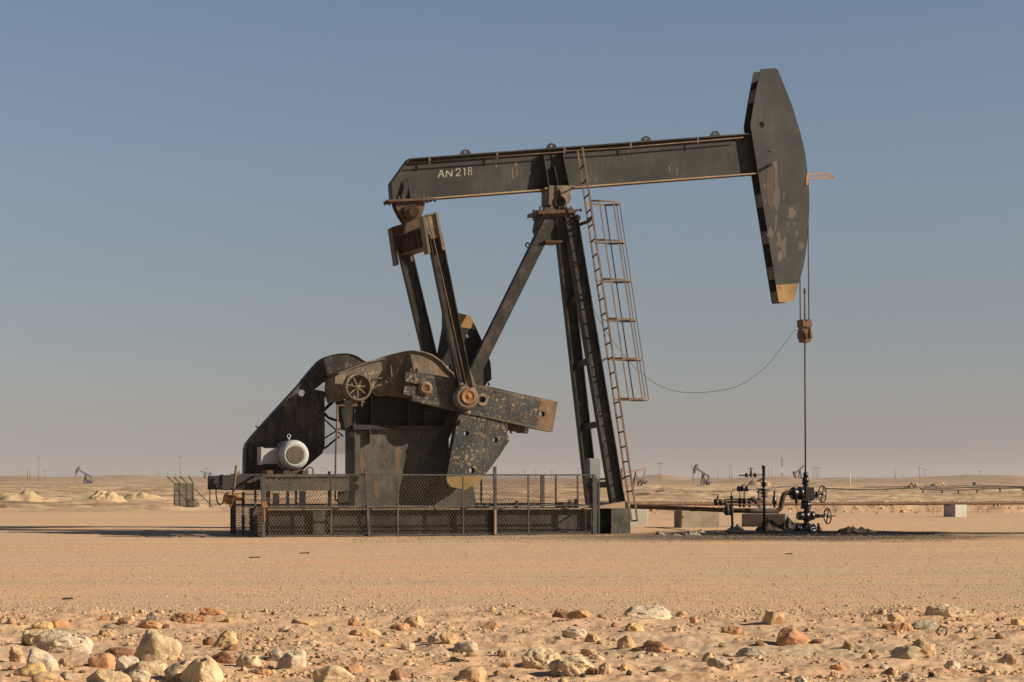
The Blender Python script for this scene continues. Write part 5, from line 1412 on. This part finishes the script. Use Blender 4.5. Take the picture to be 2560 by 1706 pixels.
ROCKS = [  # px left, px right, py top, py base, kind, label
    (345, 438, 1573, 1655, 'cream', "large rounded upright cream boulder under the orange stones"), (48, 150, 1574, 1618, 'cream', "long broken pale ledge, left half, at the far left"), (110, 227, 1576, 1632, 'white', "whitish jagged right half of the broken ledge at left"),
    (57, 148, 1617, 1678, 'white', "pale blocky boulder at far left below the ledge"), (19, 62, 1613, 1655, 'tan', "tan boulder touching the left side of the pale blocky one"), (35, 110, 1660, 1695, 'yellow', "yellowish low rock below the pale blocky boulder"), (72, 142, 1680, 1712, 'tan', "mottled tan rock at the bottom left, below the yellowish one"),
    (413, 480, 1645, 1702, 'cream', "lower shaded half of the twin cream boulders at the bottom"), (462, 552, 1636, 1706, 'cream', "taller bright half of the twin cream boulders at the bottom"), (290, 342, 1640, 1678, 'white', "pale lump left of the long cream rock and below the upright boulder"), (330, 416, 1652, 1686, 'cream', "long low cream rock below the upright boulder"),
    (222, 282, 1630, 1670, 'orange', "orange pointed rock between the blocky and the upright boulders"), (262, 335, 1620, 1645, 'brown', "reddish brown rock just left of the upright boulder"), (338, 357, 1632, 1650, 'orange', "small orange stone at the upright boulder's left foot"), (225, 325, 1673, 1712, 'cream', "broad cream slab cut by the bottom edge, left of centre-left"),
    (318, 378, 1679, 1712, 'white', "grey-white rock at the bottom between two cream slabs"), (150, 178, 1680, 1703, 'grey', "blue-grey pitted stone at the bottom left"), (146, 172, 1646, 1667, 'tan', "tan stone right of the pale blocky boulder"), (240, 286, 1573, 1595, 'tan', "smooth tan stone above the orange pointed rock"),
    (537, 592, 1575, 1618, 'yellow', "ochre angular boulder standing on its tip"), (508, 542, 1592, 1616, 'brown', "brown stone in the shade of the ochre angular boulder"), (532, 585, 1627, 1660, 'brown', "dark brown rock right of the twin cream boulders"), (594, 650, 1632, 1671, 'cream', "cream pyramid-shaped rock right of the dark brown one"),
    (703, 767, 1625, 1673, 'white', "white-grey cube-like boulder below the belt guard"), (663, 705, 1622, 1655, 'grey', "grey rock touching the white cube-like boulder"), (632, 682, 1672, 1689, 'orange', "flat orange rock below the cream pyramid"), (790, 873, 1662, 1712, 'cream', "big round-topped cream boulder at the bottom below the brake wheel"),
    (862, 905, 1657, 1683, 'orange', "pinkish rock at the right of the round-topped boulder"), (970, 1017, 1673, 1700, 'brown', "dark brown rounded rock below the gearbox"), (1010, 1058, 1540, 1570, 'tan', "tallest tan rock in the back row below the gearbox"), (988, 1020, 1556, 1578, 'orange', "orange rock at the left foot of the tall tan one"),
    (727, 785, 1545, 1561, 'tan', "low tan rock pair in the back row below the motor"), (866, 900, 1540, 1566, 'orange', "orange-topped rock in the back row below the gearbox's left end"), (884, 948, 1570, 1594, 'tan', "pinkish tan broken rock with a dark left side"), (998, 1035, 1604, 1628, 'cream', "small pale cream rock below the tall tan one"),
    (425, 502, 1530, 1558, 'orange', "orange rock mass in the back row at left"), (365, 393, 1528, 1551, 'grey', "dark grey-brown stone balanced on an orange one"), (355, 402, 1551, 1573, 'orange', "orange rock on top of which the grey-brown stone sits"), (295, 335, 1539, 1561, 'tan', "tan angular rock in the back row, left of the balanced stone"),
    (498, 552, 1519, 1540, 'orange', "orange rock furthest back, above the orange mass"), (110, 167, 1549, 1570, 'orange', "long orange rock in the back row at far left"), (75, 128, 1552, 1573, 'yellow', "yellowish rock beside the long orange one at far left"), (248, 271, 1543, 1554, 'orange', "small smooth orange stone in the back row"),
    (1078, 1112, 1578, 1606, 'cream', "rounded pale rock, left of a joined pair below the counterweight"), (1104, 1142, 1580, 1614, 'tan', "spotted tan rock, right of the joined pair"), (1208, 1248, 1551, 1573, 'orange', "orange-brown rock in the back row below the fence's right post"), (1383, 1430, 1521, 1546, 'brown', "dark reddish rock at the back below the saddle"),
    (1430, 1482, 1524, 1547, 'orange', "red-orange rock touching the dark reddish one"), (1144, 1214, 1664, 1710, 'tan', "tan ball-shaped boulder at the bottom centre"), (1300, 1400, 1618, 1675, 'cream', "left tall end of the longest pitted boulder"), (1370, 1478, 1634, 1690, 'cream', "right long end of the longest pitted boulder"),
    (1408, 1472, 1572, 1597, 'white', "smooth white wedge rock above the longest boulder"), (1467, 1498, 1583, 1607, 'tan', "tan rock beside the smooth white wedge"), (1243, 1273, 1622, 1641, 'tan', "tan pebble-shaped rock left of the longest boulder"), (1495, 1530, 1658, 1688, 'tan', "pinkish pyramid rock right of the longest boulder"),
    (1549, 1583, 1657, 1678, 'yellow', "yellowish rock right of the pinkish pyramid"), (1455, 1492, 1621, 1641, 'tan', "sandy angular rock behind the longest boulder's right end"), (1468, 1512, 1639, 1652, 'cream', "flat pale slab behind the longest boulder's right end"), (1135, 1192, 1604, 1632, 'grey', "grey sponge-like rock left of centre"),
    (1252, 1282, 1655, 1671, 'orange', "orange-brown stone by the longest boulder's left tip"), (1562, 1682, 1513, 1549, 'white', "long white tapering slab in the back row below the ladder"), (1691, 1718, 1527, 1543, 'tan', "small tan pyramid right of the white tapering slab"), (1724, 1743, 1541, 1560, 'orange', "small upright orange stone right of the white slab"),
    (1564, 1609, 1557, 1579, 'yellow', "yellowish broken rock in front of the white slab"), (1545, 1590, 1587, 1622, 'tan', "olive-brown rock left of the pinkish low one"), (1597, 1690, 1601, 1631, 'orange', "low pinkish brown rock, long, below the white slab"), (1682, 1711, 1561, 1581, 'cream', "cream split stone below the small tan pyramid"),
    (1800, 1858, 1564, 1586, 'orange', "flat orange-tan rock below the instrument piping"), (1905, 1966, 1519, 1560, 'tan', "tall tan rock like a tooth below the riser pipe"), (1940, 2018, 1567, 1612, 'orange', "crumbling tan-orange mound-shaped rock in front of the tooth rock"), (1777, 1826, 1644, 1673, 'grey', "grey-tan flat-topped rock near the bottom, right of centre"),
    (1817, 1846, 1661, 1679, 'tan', "small rounded rock at the flat-topped rock's right"), (1848, 1905, 1618, 1642, 'grey', "dark-speckled low rock above the flat-topped one"), (1757, 1783, 1630, 1656, 'yellow', "pointed yellowish stone left of the flat-topped rock"), (1635, 1682, 1665, 1681, 'grey', "grey low rock near the bottom below the white slab"),
    (2320, 2420, 1513, 1545, 'cream', "large pale overhanging slab in the back row at right"), (2223, 2257, 1532, 1556, 'tan', "pinkish egg-shaped stone left of the overhanging slab"), (2164, 2189, 1541, 1554, 'tan', "small pale stone left of the egg-shaped one"), (2250, 2281, 1556, 1579, 'orange', "bright orange brick-like end of the flat red rock"),
    (2203, 2255, 1561, 1577, 'brown', "flat red-brown rock below the egg-shaped stone"), (2280, 2346, 1549, 1573, 'grey', "grey twisted rock right of the bright orange one"), (2278, 2341, 1597, 1638, 'tan', "leaning tan finger-shaped rock at right"), (2232, 2300, 1614, 1650, 'grey', "dark grey-tan low rock beneath the leaning finger"),
    (2370, 2401, 1651, 1672, 'white', "bright white rounded stone at the lower right"), (2210, 2244, 1668, 1690, 'brown', "rusty knobbly brown lump at the lower right"), (2528, 2558, 1546, 1564, 'yellow', "ochre stone at the right edge of the back row"), (2080, 2112, 1660, 1679, 'orange', "pale orange stone right of centre near the bottom"),
    (2157, 2180, 1632, 1648, 'tan', "small round tan stone left of the dark grey-tan rock"), (2000, 2022, 1690, 1708, 'cream', "pale stone at the bottom edge below the tooth rock"), (1985, 2018, 1690, 1712, 'white', "white stone at the very bottom, left of the pale one"), (2255, 2290, 1684, 1702, 'grey', "grey-brown rock at the bottom below the rusty lump"),
    (2075, 2098, 1680, 1695, 'tan', "small tan pyramid under the pale orange stone"), (2502, 2545, 1632, 1662, 'tan', "jumbled tan rock near the lower right edge"), (1395, 1412, 1680, 1694, 'black', "black pebble under the longest boulder, left of its row"), (1450, 1464, 1685, 1697, 'black', "black pebble under the longest boulder's right end"),
    (1565, 1578, 1675, 1690, 'black', "black stone below the yellowish rock"), (2322, 2338, 1680, 1694, 'black', "dark pebble at the bottom right of the rusty lump")]
def place_rock(x0, x1, y0, y1, kind, label, seed):
    gx, gy, gz = onground((x0 + x1) / 2, y1)
    k = gy / F; wd = (x1 - x0) * k; h = (y1 - y0) * k
    dp = max(wd * .62, h * .7)
    me = rock_mesh("rock", seed, wd / 2 * 1.10, dp / 2 * 1.1, h * .66, RM[kind], 5 if wd > .3 else 4, cuts=3 if 'upright' in label else 5 if any(t in label for t in ('round', 'egg', 'ball')) else 10, rough=.15 if 'upright' in label else .26, flat=.3 if any(t in label for t in ('round', 'egg', 'ball', 'upright', 'cube')) else .7)
    zs = [v.co.z for v in me.vertices]; top = max(zs)
    o = link(bpy.data.objects.new("rock", me)); o.location = (gx, gy + dp * .38, gz + h * .93 - top); o.rotation_euler = (0, 0, 0)
    if "touching" in label or "on top of" in label or "balanced" in label: pass
    return tag(o, label, "rock")
for i, r in enumerate(ROCKS): place_rock(*r, 340 + i)
# small stones, one object each
def rnd_kind(r): return r.choices(['tan', 'cream', 'orange', 'brown', 'grey', 'yellow', 'white'], [32, 20, 16, 11, 6, 9, 6])[0]
r6 = random.Random(21)
VAR = {}
for kd in ('tan', 'cream', 'orange', 'brown', 'grey', 'yellow', 'white'):
    VAR[kd] = [rock_mesh("stone", 900 + j * 7 + hash(kd[0:1].encode()[0] if False else ord(kd[0])) % 50, .5, .42, .36, RM[kd], 3, 8, .22) for j in range(3)]
SMALL = {'tan': "small tan stone lying in the rock-strewn foreground", 'cream': "small cream stone lying in the rock-strewn foreground", 'orange': "small orange stone lying in the rock-strewn foreground", 'brown': "small dark brown stone lying in the rock-strewn foreground",
         'grey': "small grey stone lying in the rock-strewn foreground", 'yellow': "small yellowish stone lying in the rock-strewn foreground", 'white': "small whitish stone lying in the rock-strewn foreground"}
for k in range(205):
    while True:
        px = r6.uniform(0, 2560); py = 1530 + 170 * r6.random() ** .9
        if px < 1000 or r6.random() < .62: break
    wpx = min(30, 7 + r6.expovariate(1 / 7.0)); kd = rnd_kind(r6)
    gx, gy, gz = onground(px, py); wd = wpx * gy / F
    o = link(bpy.data.objects.new("stone", r6.choice(VAR[kd]))); o.location = (gx, gy, gz + wd * .10); o.scale = (wd, wd, wd * r6.uniform(.7, 1.2)); o.rotation_euler = (r6.uniform(-.3, .3), r6.uniform(-.3, .3), r6.uniform(0, 6.28))
    tag(o, SMALL[kd], "stone", {'tan': "small tan stones", 'cream': "small cream stones", 'orange': "small orange stones", 'brown': "small dark brown stones", 'grey': "small grey stones", 'yellow': "small yellowish stones", 'white': "small whitish stones"}[kd])
# loose gravel nobody could count
ico_v = []
bm = bmesh.new(); bmesh.ops.create_icosphere(bm, subdivisions=1, radius=1.0)
IV = np.array([v.co for v in bm.verts]); IF = np.array([[v.index for v in f.verts] for f in bm.faces]); bm.free()
def gravel(name, label, mats, xs, ys_, sz, seed):
    rs = np.random.RandomState(seed); n = len(xs)
    zs = terrain(xs, ys_)
    V = IV[None] * (1 + .9 * (rs.rand(n, len(IV), 1) - .5)) * sz[:, None, None] * (np.array([1, 1, .7]) * (1 + .5 * (rs.rand(n, 1, 3) - .5)))
    V[:, :, 0] += xs[:, None]; V[:, :, 1] += ys_[:, None]; V[:, :, 2] += (zs + sz * .12)[:, None]
    Fa = IF[None] + (np.arange(n) * len(IV))[:, None, None]
    me = bpy.data.meshes.new(name); me.vertices.add(n * len(IV)); me.vertices.foreach_set("co", V.ravel())
    me.loops.add(Fa.size); me.loops.foreach_set("vertex_index", Fa.ravel()); nf = n * len(IF)
    me.polygons.add(nf); me.polygons.foreach_set("loop_start", np.arange(nf) * 3)
    for m in mats: me.materials.append(m)
    me.polygons.foreach_set("material_index", np.repeat(rs.randint(0, len(mats), n), len(IF)))
    me.update(calc_edges=True)
    return tag(link(bpy.data.objects.new(name, me)), label, "gravel", kind="stuff")
rs = np.random.RandomState(4)
n = 30000
yy = 13.5 + 12.0 * rs.rand(n) ** 1.15; xx = (rs.rand(n) * 2 - 1) * .33 * yy
ok_ = yy < 22.8 + 3.2 * fbm(xx / 1.9, yy / 9.0 + 3) + rs.rand(n); xx, yy = xx[ok_], yy[ok_]; n = len(xx)
dens = fbm(xx / .8, yy / .8) * 1.5 + .12 + np.where(xx < -1, .15, -.02) > rs.rand(n) * .9 - .2; xx, yy = xx[dens], yy[dens]
sz = .004 + .0065 * rs.exponential(1, len(xx)); sz = np.minimum(sz, .04)
gravel("foreground_gravel", "loose tan and orange gravel scattered between the foreground rocks", [RM['tan'], RM['tan'], RM['tan'], RM['orange'], RM['brown'], RM['tan'], RM['yellow'], RM['grey'], RM['cream'], RM['tan']], xx, yy, sz, 1)
n = 80000
row = 1335 + 215 * rs.rand(n) ** 1.1; yy = EYE * F / (row - HZ); xx = (rs.rand(n) * 2 - 1) * .29 * yy; sz = .0035 + .0035 * rs.exponential(1, n); sz = np.minimum(sz, .016)
IV = np.array([(1, 0, 0), (-1, 0, 0), (0, 1, 0), (0, -1, 0), (0, 0, 1), (0, 0, -1)], float); IF = np.array([(0, 2, 4), (2, 1, 4), (1, 3, 4), (3, 0, 4), (2, 0, 5), (1, 2, 5), (3, 1, 5), (0, 3, 5)])
gravel("pad_gravel", "fine pale and dark gravel strewn over the flat sandy pad", [RM['tan'], RM['cream'], RM['tan'], RM['brown'], RM['cream'], RM['grey'], RM['orange'], RM['white']], xx, yy, sz, 2)
n = 9000
row = 1337 + 20 * rs.rand(n) ** 1.2; px = 880 + 1500 * rs.rand(n); yy = EYE * F / (row - HZ); xx = (px - 1280) / F * yy
M['chip'] = concrete('dark_oily_chippings', (.07, .06, .05), .4)
gravel('dark_chippings', 'dark oil-stained chippings along the front edge of the oil stain and fence', [M['chip'], M['chip'], RM['grey'], RM['brown']], xx, yy, .006 + .006 * rs.rand(n), 6)
n = 5000
yy = 84 + 9 * rs.rand(n); px = 1500 + 1100 * rs.rand(n); xx = (px - 1280) / F * yy; sz = .012 + .016 * rs.exponential(1, n)
gravel("bank_rubble", "pale rubble along the low bank behind the brown pipeline", [RM['tan'], RM['cream'], RM['tan'], RM['orange']], xx, yy, np.minimum(sz, .12), 3)
# half-buried black ring
x, y, z = onground(2355, 1592); k_ = y / F
o = MB().torus((0, 0, 10 * k_), (.15, 1, 0), 12 * k_, 1.6 * k_, 26, 8).obj("rubber_ring", M['cable']); o.location = (x, y, z); tag(o, "half-buried black rubber ring standing upright round a stone at right", "ring")
x, y, z = onground(1142, 1656); o = MB().bar((-.055, 0, .02), (.055, .02, .012), .022, .03, (0, 0, 1)).obj("plastic_strip", M['cable']); o.location = (x, y, z); o.rotation_euler = (0, .2, 0); tag(o, "short black plastic strip lying among stones, left of centre", "litter")

# ------------------------------------------------------------------ desert haze
hz_m = bpy.data.materials.new("haze"); hz_m.use_nodes = True; t_ = hz_m.node_tree
t_.nodes.remove(t_.nodes["Principled BSDF"])
pv = t_.nodes.new("ShaderNodeVolumePrincipled"); pv.inputs["Density"].default_value = 0.00012; pv.inputs["Color"].default_value = (0.92, 0.86, 0.80, 1); pv.inputs["Anisotropy"].default_value = 0.2
t_.links.new(pv.outputs[0], t_.nodes["Material Output"].inputs["Volume"])
hb = MB().box((-7000, -30, -14), (7000, 5400, 22)).obj("haze", hz_m)
tag(hb, "thin pale dusty haze over the whole desert plain", "haze", kind="stuff")
